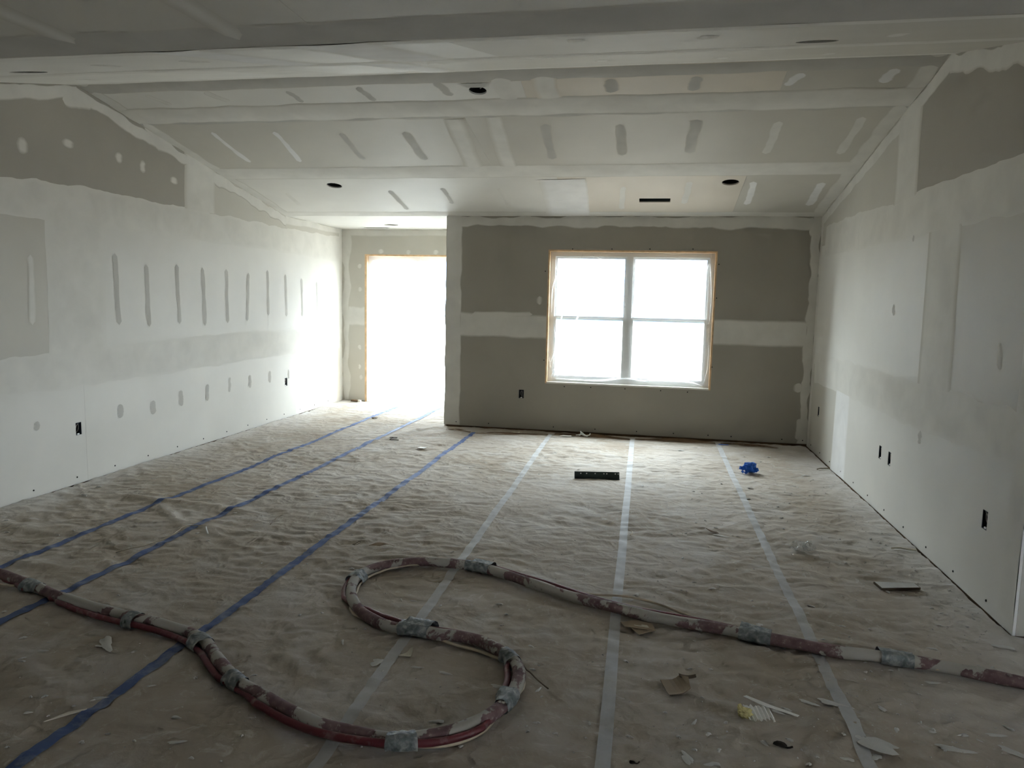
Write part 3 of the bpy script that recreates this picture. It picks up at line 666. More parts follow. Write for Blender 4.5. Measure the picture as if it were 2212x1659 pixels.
# --- seam tape
def tape_mat(name, col, dustcol, alpha, d0, d1):
    m, nt, b = nodes(name); tc = nt.nodes.new('ShaderNodeTexCoord')
    d = ramp(nt, noise(nt, tc.outputs['Object'], 9, 8, .6, .65), [(d0, (0, 0, 0)), (d1, (.8, .8, .8))])
    c = mix(nt, d, col, dustcol); nt.links.new(c, b.inputs['Base Color']); b.inputs['Roughness'].default_value = .65; b.inputs['Specular IOR Level'].default_value = .2; b.inputs['Alpha'].default_value = alpha
tape_mat('tape_blue', (.075, .115, .25), (.36, .38, .42), 1, .50, .80); tape_mat('tape_white', (.56, .565, .565), (.42, .39, .34), .80, .46, .85)
def tape_strip(P0, P1, width, mat, label, group=None, name='masking_tape', kink=0.0):
    P0, P1 = np.array(P0), np.array(P1); L = np.linalg.norm(P1 - P0); n = int(L / .025); d = (P1 - P0) / L; s = np.array((-d[1], d[0])); t = np.linspace(0, 1, n)
    off = .006 * perlin(t * L * .8 + P0[0] * 7, t * 0, 51); C = P0 + np.outer(t * L, d) + off[:, None] * s
    m = 5; k = np.linspace(-.5, .5, m); XY = C[:, None, :] + s[None, None, :] * (k * width)[None, :, None]
    Z = hf(XY[..., 0], XY[..., 1]) + .0042
    co = np.concatenate([XY, Z[..., None]], -1).reshape(-1, 3); idx = np.arange(n * m).reshape(n, m)
    f = np.stack([idx[:-1, :-1], idx[:-1, 1:], idx[1:, 1:], idx[1:, :-1]], -1).reshape(-1, 4)
    me = bpy.data.meshes.new(name); me.from_pydata(co.tolist(), [], f.tolist()); o = link(name, me, mat, None, True)
    if me.polygons[0].normal.z < 0: me.flip_normals()
    return tag(o, label, 'tape', group)
fx = lambda x, y: P_FLOOR.px(x, y, .014)
tape_strip(fx(-90, 1268), fx(861, 879), .05, 'tape_blue', 'blue masking tape line closest to the strip-patched wall, ending under the door film', 'blue tape lines')
tape_strip(fx(-90, 1392), fx(952, 882), .05, 'tape_blue', 'middle blue tape line, passing under the hose bundle and ending at the patio door', 'blue tape lines')
tape_strip(fx(-60, 1733), fx(1023, 936), .05, 'tape_blue', 'dark blue tape line ending at the base of the window wall', 'blue tape lines')
tape_strip(fx(640, 1720), fx(1190, 938), .05, 'tape_white', 'whitish tape line that passes through both bends of the hose', 'white tape lines')
tape_strip(fx(1296, 1720), fx(1366, 947), .05, 'tape_white', 'whitish tape line beside the dark metal strip', 'white tape lines')
tape_strip(fx(1905, 1720), fx(1549, 958), .05, 'tape_white', 'whitish tape line passing between the blue crumpled tape and the metal strip', 'white tape lines')

# ================================================================== JOINT COMPOUND
# left wall
L_ = P_LEFT
def hb(pl, z0, z1, y0, y1, mat, paper, par, **k): return stroke(pl, [(y0, z1), (y1, z1)], [(y0, z0), (y1, z0)], mat, paper, par, **k)
band(L_, [(-150, 350), (0, 378), (150, 398), (398, 449)], [(-150, 445), (0, 464), (95, 476), (398, 520)], 'mud_dry', 'pale', wl, crown=.0022, jit=.012)
band(L_, [(398, 449), (465, 462), (600, 490), (738, 513)], [(398, 515), (465, 524), (582, 540), (735, 566)], 'mud_dry', 'pale', wl, crown=.0022, jit=.012)
band(L_, [(-150, 790), (0, 775), (107, 764), (232, 750), (400, 729), (560, 715), (735, 709)], [(-150, 882), (0, 857), (100, 845), (330, 811), (480, 787), (590, 770), (735, 752)], 'mud_dry', 'pale', wl, crown=.003, jit=.012)
band(L_, [(398, 320), (398, 450)], [(466, 352), (466, 462)], 'mud_dry', 'tan', wl, crown=.003, feather=(.10, .10), jit=.006)
band(L_, [(96, 468), (107, 766)], [(222, 492), (233, 752)], 'mud_dry', 'pale', wl, crown=.003, feather=(.06, .10), jit=.006)
band(L_, [(636, 757), (639, 895)], [(675, 752), (678, 880)], 'mud_white', 'pale', wl, crown=.002, feather=(.06, .06), jit=.003)
# corner bands under the ceiling line
def corner_left(pl, pts, wdt, mat, paper, par, down=True, **k):
    A = [pl.px(*p) for p in pts]; B = [(a[0], a[1] - wdt) for a in A]; return stroke(pl, A, B, mat, paper, par, **k)
stroke(L_, [(YB + .2, H + .2 * (ZR - H) / (YR - YB)), (YR, ZR - .002)], [(YB + .2, H - .06), (YR, ZR - .11)], 'mud_dry', 'dark', wl, feather=(.05, .15), jit=.012)
stroke(L_, [(YR, ZR - .002), (D1, H - .002)], [(YR, ZR - .12), (D1, H - .11)], 'mud_dry', 'dark', wl, feather=(.05, .15), jit=.022)
stroke(L_, [(D1, H - .002), (D2, H - .002)], [(D1, H - .10), (D2, H - .07)], 'mud_dry', 'tan', wl, feather=(.05, .2))
stroke(L_, [(D2 - .002, .02), (D2 - .002, H)], [(D2 - .10, .02), (D2 - .10, H)], 'mud_dry', 'pale', wl, feather=(.05, .3))
patch(L_, (135, 216), (200, 224), .11, 'mud_dry', 'dark', wl); patch(L_, (310, 270), (365, 290), .14, 'mud_dry', 'dark', wl)
for x, y, a, wd in ((48, 314, 20, .10), (147, 310, 11, .13), (257, 341, 13, .10), (308, 360, 15, .08), (376, 390, 9, .13)):
    patch(L_, (x, y - a), (x, y + a), wd, 'mud_dry', 'dark', wl, feather=(.35, .35), ends=(.25, .25))
patch(L_, (65, 550), (71, 702), .065, 'mud_dry', 'tan', wl, feather=(.3, .3))
for xt, yt, xb, yb, wd in ((247, 547, 257, 702, .060), (316, 571, 322, 706, .055), (381, 571, 388, 700, .060), (437, 578, 443, 704, .066), (488, 581, 492, 698, .062), (536, 589, 534, 694, .060), (577, 583, 580, 682, .060), (616, 592, 619, 684, .056), (651, 601, 653, 684, .050), (684, 608, 686, 693, .045), (714, 617, 715, 692, .04)):
    patch(L_, (xt, yt), (xb, yb), wd, 'mud_damp_shade', 'pale', wl, feather=(.10, .10), jit=.007)
for x, y, a, wd in ((80, 920, 10, .05), (260, 888, 15, .075), (331, 880, 15, .075), (391, 860, 17, .07), (448, 848, 18, .06), (496, 831, 16, .05), (540, 824, 14, .05), (583, 814, 13, .06), (623, 808, 10, .04), (687, 800, 11, .04), (715, 793, 9, .04)):
    patch(L_, (x, y - a), (x, y + a), wd, 'mud_damp_shade', 'pale', wl, feather=(.15, .15), jit=.008)
# right wall
R_ = P_RIGHT
band(R_, [(1786, 488), (1850, 462), (1930, 440), (1980, 415), (2080, 378), (2300, 300)], [(1781, 555), (1850, 540), (2010, 506), (2079, 486), (2212, 457), (2330, 428)], 'mud_dry', 'pale', wr, crown=.0025, jit=.010)
band(R_, [(1762, 763), (1850, 787), (1980, 825), (2053, 844), (2212, 894), (2330, 930)], [(1759, 825), (1807, 844), (1837, 861), (1977, 924), (2159, 997), (2330, 1075)], 'mud_dry', 'pale', wr, crown=.003, jit=.012)
band(R_, [(1944, 240), (1930, 445)], [(1997, 195), (1980, 420)], 'mud_dry', 'tan', wr, crown=.003, feather=(.12, .12), jit=.006)
band(R_, [(2008, 502), (1982, 828)], [(2079, 482), (2053, 848)], 'mud_dry', 'tan', wr, crown=.0035, feather=(.10, .10), jit=.004)
band(R_, [(1807, 842), (1793, 1013)], [(1837, 858), (1824, 1038)], 'mud_white', 'pale', wr, crown=.002, feather=(.06, .1), jit=.004)
stroke(R_, [(YB + .3, H + .3 * (ZR - H) / (YR - YB)), (YR, ZR - .002)], [(YB + .3, H - .05), (YR, ZR - .12)], 'mud_dry', 'tan', wr, feather=(.05, .15), jit=.02)
stroke(R_, [(YR, ZR - .002), (D1, H - .002)], [(YR, ZR - .11), (D1, H - .11)], 'mud_dry', 'tan', wr, feather=(.05, .12), jit=.012)
stroke(R_, [(D1 - .002, .02), (D1 - .002, H)], [(D1 - .10, .02), (D1 - .10, H)], 'mud_dry', 'pale', wr, feather=(.05, .3))
stroke(R_, [(YE + .002, .02), (YE + .002, H)], [(YE + .16, .02), (YE + .16, H)], 'mud_dry', 'pale', wr, feather=(.02, .4))
patch(R_, (1930, 658), (1931, 682), .075, 'mud_damp_shade', 'pale', wr, jit=.012); patch(R_, (1974, 508), (1973, 522), .05, 'mud_damp_shade', 'pale', wr)
patch(R_, (1990, 932), (1984, 958), .06, 'mud_damp_shade', 'pale', wr, jit=.015); patch(R_, (2160, 740), (2160, 800), .05, 'mud_dry', 'tan', wr, feather=(.4, .4))
# back wall
B_ = P_BACK
stroke(B_, [(XC, H - .003), (XR, H - .003)], [(XC, H - .115), (XR, H - .135)], 'mud_dry', 'dark', wb, feather=(.05, .12), jit=.018, knots=22, crown=.001)
stroke(B_, [(XC + .002, .04), (XC + .002, H)], [(XC + .185, .04), (XC + .19, H)], 'mud_dry', 'dark', wb, feather=(.03, .08), jit=.010)
stroke(B_, [(XR - .002, .04), (XR - .002, H)], [(XR - .10, .04), (XR - .085, H)], 'mud_dry', 'dark', wb, feather=(.03, .12), jit=.02)
stroke(B_, [(XC + .18, 1.36), (WX0 - .002, 1.35)], [(XC + .18, 1.075), (WX0 - .002, 1.075)], 'mud_dry', 'dark', wb, feather=(.10, .10), crown=.0025, jit=.008)
stroke(B_, [(WX1 + .002, 1.355), (XR - .08, 1.36)], [(WX1 + .002, 1.065), (XR - .08, 1.065)], 'mud_dry', 'dark', wb, feather=(.10, .10), crown=.0025, jit=.006)
patch(B_, (1020, 679), (1150, 679), .07, 'mud_dry', 'dark', wb, feather=(.3, .3)); patch(B_, (1165, 640), (1166, 658), .08, 'mud_dry', 'dark', wb, feather=(.4, .4))
patch(B_, (1725, 828), (1725, 848), .13, 'mud_dry', 'dark', wb, feather=(.25, .25)); patch(B_, (1722, 950), (1728, 905), .07, 'mud_dry', 'dark', wb); patch(B_, (1748, 500), (1768, 500), .15, 'mud_dry', 'dark', wb)
# alcove wall
A_ = P_ALC
stroke(A_, [(XL + .002, .03), (XL + .002, H)], [(XL + .11, .03), (XL + .13, H)], 'mud_dry', 'tan', wa, feather=(.03, .12), jit=.03, knots=9)
stroke(A_, [(XL, H - .002), (XC, H - .002)], [(XL, H - .10), (XC, H - .085)], 'mud_dry', 'tan', wa, feather=(.05, .2), jit=.008)
stroke(A_, [(XL + .1, 1.37), (DX0 - .004, 1.37)], [(XL + .1, 1.09), (DX0 - .004, 1.09)], 'mud_dry', 'tan', wa, feather=(.1, .1), jit=.01)
for x, y, wd in ((823, 543, .10), (882, 545, .09), (941, 545, .10), (777, 575, .08), (778, 625, .08), (777, 750, .07), (777, 792, .05), (780, 815, .07)):
    patch(A_, (x, y - 5), (x, y + 5), wd, 'mud_dry', 'tan', wa, feather=(.35, .35))
# far ceiling slope
C_ = P_FAR
fmap = lambda y: C_.px(1106, y)[1]
def cross(v0, v1, mat, paper, crown, **k): return stroke(C_, [(XL + .01, v0), (XR - .01, v0)], [(XL + .01, v1), (XR - .01, v1)], mat, paper, ceil, crown=crown, **k)
va = [C_.px(740, 222)[1], C_.px(740, 259)[1]]; cross(va[0], va[1], 'mud_dry', 'tan', .009, feather=(.10, .10), jit=.012, knots=30); vm_ = va[0] * .5 + va[1] * .5; cross(vm_, va[1] - .02, 'mud_damp_shade', 'tan', .002, feather=(.15, .1), jit=.018, knots=30)  # second stroke paints shade onto the far half of the humped joint
va = [C_.px(740, 361)[1], C_.px(740, 386)[1]]; cross(va[0], va[1], 'mud_dry', 'tan', .006, feather=(.08, .08), jit=.008, knots=24)
cross(LF - .002, LF - .15, 'mud_damp_shade', 'tan', .003, feather=(.05, .12), jit=.012, knots=24)
cross(.002, .16, 'mud_dry', 'tan', .001, feather=(.05, .12), jit=.012, knots=24)
stroke(C_, [(XL + .002, .0), (XL + .002, LF)], [(XL + .11, .0), (XL + .11, LF)], 'mud_dry', 'tan', ceil, feather=(.03, .15), jit=.012)
stroke(C_, [(XR - .002, .0), (XR - .002, LF)], [(XR - .13, .0), (XR - .13, LF)], 'mud_dry', 'tan', ceil, feather=(.03, .15), jit=.012)
for i, (a, b_, wd, mt, pp) in enumerate((
    ((314, 205), (372, 227), .06, 'mud_dry', 'tan'), ((442, 198), (494, 220), .07, 'mud_dry', 'tan'), ((620, 197), (655, 221), .06, 'mud_damp_shade', 'pale'), ((771, 188), (810, 218), .065, 'mud_damp_shade', 'pale'), ((938, 175), (975, 207), .075, 'mud_damp_shade', 'pale'),
    ((1320, 170), (1321, 200), .10, 'mud_damp_shade', 'cream'), ((1505, 165), (1498, 196), .09, 'mud_damp_shade', 'cream'), ((1736, 158), (1698, 185), .075, 'mud_white', 'tan'), ((1936, 148), (1905, 179), .085, 'mud_white', 'tan'),
    ((456, 285), (540, 351), .06, 'mud_white', 'tan'), ((592, 284), (650, 350), .055, 'mud_white', 'tan'), ((735, 287), (785, 345), .055, 'mud_damp_shade', 'tan'), ((876, 285), (917, 346), .075, 'mud_damp_shade', 'tan'),
    ((1177, 268), (1193, 344), .085, 'mud_damp_shade', 'tan'), ((1339, 268), (1344, 336), .085, 'mud_damp_shade', 'tan'), ((1505, 258), (1490, 331), .09, 'mud_damp_shade', 'tan'), ((1683, 262), (1655, 332), .08, 'mud_dry', 'tan'), ((1863, 252), (1815, 333), .08, 'mud_dry', 'tan'),
    ((842, 411), (880, 453), .055, 'mud_damp_shade', 'pale'), ((955, 406), (978, 440), .05, 'mud_damp_shade', 'pale'), ((1081, 406), (1104, 452), .065, 'mud_dry', 'pale'), ((1347, 403), (1343, 452), .06, 'mud_dry', 'cream'), ((1490, 392), (1478, 440), .07, 'mud_dry', 'cream'),
    ((1629, 392), (1613, 442), .075, 'mud_white', 'tan'), ((1777, 394), (1747, 444), .085, 'mud_white', 'tan'), ((620, 417), (650, 446), .05, 'mud_dry', 'pale'))):
    patch(C_, a, b_, wd, mt, pp, ceil, feather=(.15, .15), jit=.009)
band(C_, [(984, 181), (1004, 189)], [(1063, 178), (1050, 188)], 'mud_damp_shade', 'pale', ceil, feather=(.15, .15))
band(C_, [(1050, 160), (1085, 222)], [(1100, 160), (1120, 222)], 'mud_dry', 'pale', ceil, feather=(.3, .3)); band(C_, [(1140, 158), (1165, 222)], [(1195, 157), (1215, 220)], 'mud_dry', 'cream', ceil, feather=(.25, .15))
band(C_, [(955, 258), (1005, 361)], [(1000, 256), (1045, 361)], 'mud_dry', 'tan', ceil, feather=(.25, .3)); band(C_, [(1045, 254), (1080, 361)], [(1085, 252), (1117, 361)], 'mud_dry', 'tan', ceil, feather=(.3, .2))
band(C_, [(1163, 388), (1182, 466)], [(1266, 386), (1276, 466)], 'mud_white', 'pale', ceil, feather=(.15, .05), crown=.003)
# near ceiling slope and ridge
N_ = P_NEAR
stroke(N_, [(XL, LN - .002), (XR, LN - .002)], [(XL, LN - .16), (XR, LN - .16)], 'mud_dry', 'tan', ceil, feather=(.05, .15), crown=.002, knots=24)
stroke(N_, [(XL, VN + .10), (XR, VN + .10)], [(XL, VN - .12), (XR, VN - .12)], 'mud_dry', 'tan', ceil, feather=(.12, .12), crown=.004, knots=24)
stroke(N_, [(XL, .002), (XR, .002)], [(XL, .12), (XR, .12)], 'mud_dry', 'tan', ceil, feather=(.05, .15), crown=.001, knots=24)
for x0, x1, v0, v1, mt in ((-2.5, -2.1, VN, LN, 'mud_dry'), (-2.0, -1.75, 0, VN, 'mud_white'), (-1.4, -1.05, 0, VN, 'mud_white'), (-1.6, -1.35, VN, LN, 'mud_white')):
    stroke(N_, [(x0, v0), (x0, v1)], [(x1, v0), (x1, v1)], mt, 'pale', ceil, feather=(.2, .2), crown=.003)
for x, y in ((1245, 88), (1300, 131), (940, 138), (1530, 80), (1940, 75), (230, 142), (420, 133), (190, 172), (1560, 125), (1790, 116)):
    u, v = N_.px(x, y); stroke(N_, [(u - .04, v - .09), (u - .04, v + .09)], [(u + .04, v - .09), (u + .04, v + .09)], 'mud_dry', 'tan', ceil, name='screw_patch', crown=.001, round_ends=True, nl=20, feather=(.2, .2))
# flat ceiling near the camera
stroke(P_FLAT, [(XL, YB - .004), (XR, YB - .004)], [(XL, YB - .22), (XR, YB - .22)], 'mud_damp_shade', 'tan', ceil, feather=(.02, .12), crown=.001, knots=24)
for x, y in ((40, 40), (430, 28)):
    u, v = P_FLAT.px(x, y); stroke(P_FLAT, [(u - .06, v - .25), (u - .06, v + .25)], [(u + .06, v - .25), (u + .06, v + .25)], 'mud_dry', 'tan', ceil, name='screw_patch', round_ends=True, feather=(.45, .45))
stroke(P_FLAT, [(XL + .002, D1), (XL + .002, D2)], [(XL + .1, D1), (XL + .1, D2)], 'mud_dry', 'pale', ceil, feather=(.05, .2))
# drywall screws left bare along edges
bm = bmesh.new(); bmesh.ops.create_cone(bm, cap_ends=True, segments=8, radius1=.007, radius2=.006, depth=.004)
sme = bpy.data.meshes.new('screw'); bm.to_mesh(sme); bm.free(); sme.materials.append(MATS['black'])
def screw(pl, u, v, par):
    o = bpy.data.objects.new('screw', sme); COL.objects.link(o); o.parent = par; o.location = pl.pt(u, v, .001); o.rotation_euler = pl.N.to_track_quat('Z', 'Y').to_euler()
for x in (1195, 1285, 1375, 1455, 1530, 1580, 1690, 1735, 985, 1055): screw(B_, B_.px(x, 930)[0], .075, wb)
for x, y in ((1237, 538), (1322, 538), (1404, 538), (1497, 538), (1178, 586), (1175, 778), (1553, 571), (1548, 644), (1538, 793), (1219, 835), (1276, 837), (1350, 840), (1427, 844), (1485, 847)): screw(B_, *B_.px(x, y), wb)
for y in np.arange(3.2, 9.6, .41): screw(L_, y, .07, wl)
for y in np.arange(3.9, 8.1, .41): screw(R_, y, .07, wr)

# ================================================================== HOSE BUNDLE
def flz(x, y, z): u, v = P_FLOOR.px(x, y, z); return (u, v, z)
m, nt, b = nodes('hose_jacket')       # red woven jacket caked with dried pale compound
tc = nt.nodes.new('ShaderNodeTexCoord')
red = ramp(nt, noise(nt, tc.outputs['Object'], 30, 6), [(.3, (.13, .075, .08)), (.7, (.22, .145, .145))])
cake = ramp(nt, noise(nt, tc.outputs['Object'], 5.0, 8, .3, .62), [(.485, (0, 0, 0)), (.505, (1, 1, 1))])
fleck = ramp(nt, noise(nt, tc.outputs['Object'], 60, 4, 0, .7), [(.58, (0, 0, 0)), (.66, (.6, .6, .6))])
c = mix(nt, fleck, red, (.36, .32, .30)); c = mix(nt, cake, c, (.40, .38, .34))
nt.links.new(c, b.inputs['Base Color']); b.inputs['Roughness'].default_value = .85
bp = nt.nodes.new('ShaderNodeBump'); bp.inputs['Strength'].default_value = .5; bp.inputs['Distance'].default_value = .004
nt.links.new(cake, bp.inputs['Height']); nt.links.new(bp.outputs['Normal'], b.inputs['Normal'])
m, nt, b = nodes('hose_red'); tc = nt.nodes.new('ShaderNodeTexCoord')
c = mix(nt, ramp(nt, noise(nt, tc.outputs['Object'], 16, 8, .4, .65), [(.52, (0, 0, 0)), (.70, (.8, .8, .8))]), (.125, .018, .026), (.25, .19, .18))
nt.links.new(c, b.inputs['Base Color']); b.inputs['Roughness'].default_value = .5
m, nt, b = nodes('duct_tape'); tc = nt.nodes.new('ShaderNodeTexCoord')
c = ramp(nt, noise(nt, tc.outputs['Object'], 40, 6, .5), [(.35, (.12, .145, .15)), (.5, (.20, .225, .23)), (.68, (.38, .39, .38))])
nt.links.new(c, b.inputs['Base Color']); b.inputs['Roughness'].default_value = .55
bp = nt.nodes.new('ShaderNodeBump'); bp.inputs['Strength'].default_value = .8; bp.inputs['Distance'].default_value = .006
nt.links.new(noise(nt, tc.outputs['Object'], 55, 5), bp.inputs['Height']); nt.links.new(bp.outputs['Normal'], b.inputs['Normal'])

MAIN = [(-120, 1205), (-60, 1226), (0, 1247), (60, 1266), (131, 1296), (199, 1318), (294, 1346), (358, 1362), (405, 1377), (445, 1399), (473, 1437), (501, 1469), (524, 1489), (572, 1516), (636, 1550), (695, 1576), (761, 1589), (823, 1604), (867, 1607), (915, 1601),
        (976, 1589), (1038, 1567), (1074, 1544), (1099, 1522), (1117, 1488), (1121, 1463), (1108, 1438), (1080, 1417), (1038, 1396), (991, 1385), (945, 1380), (902, 1370), (853, 1363), (817, 1351), (783, 1331), (764, 1306), (758, 1285), (766, 1260), (789, 1242), (823, 1230), (872, 1224), (927, 1222),
        (976, 1225), (1037, 1232), (1099, 1248), (1160, 1270), (1234, 1296), (1353, 1328), (1461, 1351), (1553, 1369), (1630, 1386), (1734, 1406), (1795, 1418), (1933, 1432), (2040, 1448), (2117, 1463), (2212, 1483), (2330, 1512)]
RED = [(-120, 1214), (-60, 1232), (60, 1272), (110, 1292), (159, 1314), (210, 1333), (278, 1350), (330, 1365), (380, 1384), (433, 1410), (462, 1444), (500, 1478), (560, 1520), (636, 1566), (695, 1590), (780, 1606), (867, 1616), (915, 1614), (976, 1605), (1037, 1584), (1070, 1554), (1077, 1534), (1087, 1503), (1106, 1472), (1108, 1447),
       (1090, 1425), (1053, 1396), (991, 1376), (927, 1367), (884, 1356), (838, 1343), (792, 1326), (762, 1312), (750, 1288), (765, 1259), (800, 1240), (860, 1224), (930, 1216), (976, 1217), (1037, 1225), (1099, 1239), (1160, 1258), (1234, 1285), (1353, 1319), (1461, 1343), (1568, 1364), (1672, 1390), (1795, 1410), (1933, 1428), (2060, 1448), (2212, 1479), (2330, 1508)]
CORD = [(-120, 1262), (-40, 1268), (20, 1269), (60, 1274), (100, 1288), (139, 1302), (167, 1326), (207, 1342), (278, 1355), (310, 1362), (338, 1375), (370, 1372), (409, 1382), (433, 1402), (453, 1430), (485, 1466), (516, 1492), (556, 1526), (636, 1573), (695, 1597), (770, 1611), (866, 1617), (920, 1621), (961, 1622), (1007, 1613), (1047, 1587), (1082, 1550), (1095, 1535),
        (1119, 1502), (1125, 1470), (1110, 1446), (1084, 1436), (1053, 1418), (1013, 1408), (976, 1400), (945, 1386), (920, 1371), (881, 1362), (832, 1356), (807, 1353), (774, 1337), (761, 1322), (762, 1290), (777, 1261), (798, 1248), (838, 1235), (900, 1228), (976, 1221), (1037, 1229), (1120, 1246), (1200, 1272), (1271, 1291), (1323, 1294), (1384, 1303), (1445, 1322), (1507, 1348), (1560, 1362), (1630, 1382),
        (1734, 1402), (1850, 1430), (1933, 1438), (2020, 1452), (2071, 1462), (2132, 1478), (2163, 1479), (2212, 1477), (2330, 1500)]
hz = lambda x, y: float(hf(np.array(x), np.array(y)))
RM, RR, RC = .0255, .0135, .0065
def hose_path(px, r, extra=None):
    out = []
    for i, p in enumerate(px):
        u, v, _ = flz(p[0], p[1], r + .012); out.append((u, v))
    P = smooth_path([(a, b_, 0) for a, b_ in out], .02)
    px_, py_ = np.array([p[0] for p in P]), np.array([p[1] for p in P])
    zz = np.max([hf(px_ + a * r, py_ + b_ * r) for a in (-.7, 0, .7) for b_ in (-.7, 0, .7)], axis=0)
    zz = np.max([np.roll(np.pad(zz, 4, 'edge'), q)[4:-4] for q in range(-3, 4)], axis=0); k = np.ones(7) / 7; zz = np.convolve(np.pad(zz, 3, 'edge'), k, 'valid')
    return [np.array((p[0], p[1], z + r + .0042)) for p, z in zip(P, zz)]
pm, pr, pc = hose_path(MAIN, RM), hose_path(RED, RR), hose_path(CORD, RC)
M_ = np.array(pm)
def to_px(P):
    q = np.asarray(P) - np.array(CAM); z = q @ np.array(FW); return np.stack([1106 + F * (q @ np.array(RT)) / z, 829.5 - F * (q @ np.array(UP)) / z], -1)
def lay(path_px, base, r, near=1.25):
    """strap a thinner line to the big hose: round its flank or over its top wherever the two touch"""
    W = np.array(base); want = to_px(W); mpx = to_px(M_); out = []
    for i in range(len(W)):
        j = np.hypot(M_[:, 0] - W[i, 0], M_[:, 1] - W[i, 1]).argmin(); c = M_[j]; t = M_[min(j + 1, len(M_) - 1)] - M_[max(j - 1, 0)]; t = t / np.linalg.norm(t)
        sd = np.array((-t[1], t[0], 0)); sd /= np.linalg.norm(sd); R = RM + r * .96
        lim = math.asin(max(-1, (r - RM) / R)); ph = np.linspace(lim, math.pi - lim, 31)
        cand = c + R * (np.cos(ph)[:, None] * sd + np.sin(ph)[:, None] * np.array((0, 0, 1)))
        if np.hypot(*(W[i, :2] - c[:2])) > R * near: out.append(W[i]); continue
        e = np.linalg.norm(to_px(cand) - want[i], axis=1) + 3.0 * np.maximum(0, np.sin(ph)) ; k = e.argmin(); out.append(cand[k])
    out = np.array(out); k = np.ones(9) / 9
    for ax in range(3): out[:, ax] = np.convolve(np.pad(out[:, ax], 4, 'edge'), k, 'valid')
    return out
pr, pc = lay(RED, pr, RR), lay(CORD, pc, RC, .8)
hose = empty('hose_bundle', tuple(pm[len(pm) // 2][:2]) + (0,)); tag(hose, 'long plaster-caked hose bundle snaking in an S across the paper floor', 'hose')
hinv = Matrix.Translation(-hose.location)
tube('main_hose', pm, RM, 'hose_jacket', hose, 14, rfun=lambda t: 1 + .05 * math.sin(t * 190)).matrix_parent_inverse = hinv
o = tube('air_hose', pr, RR, 'hose_red', hose, 10); o.matrix_parent_inverse = hinv; o['label'] = 'thinner red hose'
o = tube('power_cord', pc, RC, 'cord_cream', hose, 8); o.matrix_parent_inverse = hinv; o['label'] = 'thin yellowish cord'
Rr, Cc = np.array(pr), np.array(pc)
def wrap(px, py, length, label=None):
    u, v, _ = flz(px, py, RM); i = np.hypot(M_[:, 0] - u, M_[:, 1] - v).argmin(); s = 0; lo = hi = i
    while lo > 1 and np.linalg.norm(M_[i] - M_[lo]) < length / 2: lo -= 1
    while hi < len(M_) - 2 and np.linalg.norm(M_[i] - M_[hi]) < length / 2: hi += 1
    bm = bmesh.new(); rings = []; n = 20
    P = [M_[lo] + (M_[hi] - M_[lo]) * t for t in np.linspace(0, 1, 9)]
    for k, t in enumerate(np.linspace(0, 1, 9)):
        j = lo + (hi - lo) * t; j0 = int(j); p = M_[j0] * (1 - (j - j0)) + M_[min(j0 + 1, len(M_) - 1)] * (j - j0)
        tan = Vector(M_[min(j0 + 1, len(M_) - 1)] - M_[max(j0 - 1, 0)]).normalized(); side = tan.cross(Vector((0, 0, 1))).normalized(); up = side.cross(tan)
        ring = []
        for a in range(n):
            th = 2 * math.pi * a / n; d = side * math.cos(th) + up * math.sin(th); ext = RM
            for arr, r in ((Rr, RR), (Cc, RC)):       # stretch over the thinner lines where they lie alongside
                q = arr[np.hypot(arr[:, 0] - p[0], arr[:, 1] - p[1]).argmin()]; w_ = Vector(q - p); w_ = w_ - tan * w_.dot(tan)
                if w_.length < .07: ext = max(ext, w_.dot(d) + r)
            ext += .0025 + .0015 * math.sin(a * 5 + k * 2.3) + (.002 if k in (4,) else 0) + random.uniform(0, .0015)
            z = Vector(p) + d * ext; z.z = max(z.z, hz(z.x, z.y) + .0048); ring.append(bm.verts.new(z))
        rings.append(ring)
    for k in range(8):
        for a in range(n): bm.faces.new((rings[k][a], rings[k][(a + 1) % n], rings[k + 1][(a + 1) % n], rings[k + 1][a]))
    bmesh.ops.recalc_face_normals(bm, faces=bm.faces[:])
    from_bm('tape_wrap', bm, 'duct_tape', hose, True).matrix_parent_inverse = hinv
for x, y, l in ((84, 1274, .11), (296, 1349, .05), (441, 1401, .06), (516, 1483, .09), (867, 1607, .06), (1087, 1530, .06), (1107, 1439, .05), (891, 1367, .07), (914, 1372, .06), (769, 1257, .05), (1028, 1230, .055), (1047, 1235, .055), (1617, 1383, .05), (1640, 1388, .05), (1915, 1430, .075), (1948, 1434, .07)): wrap(x, y, l)

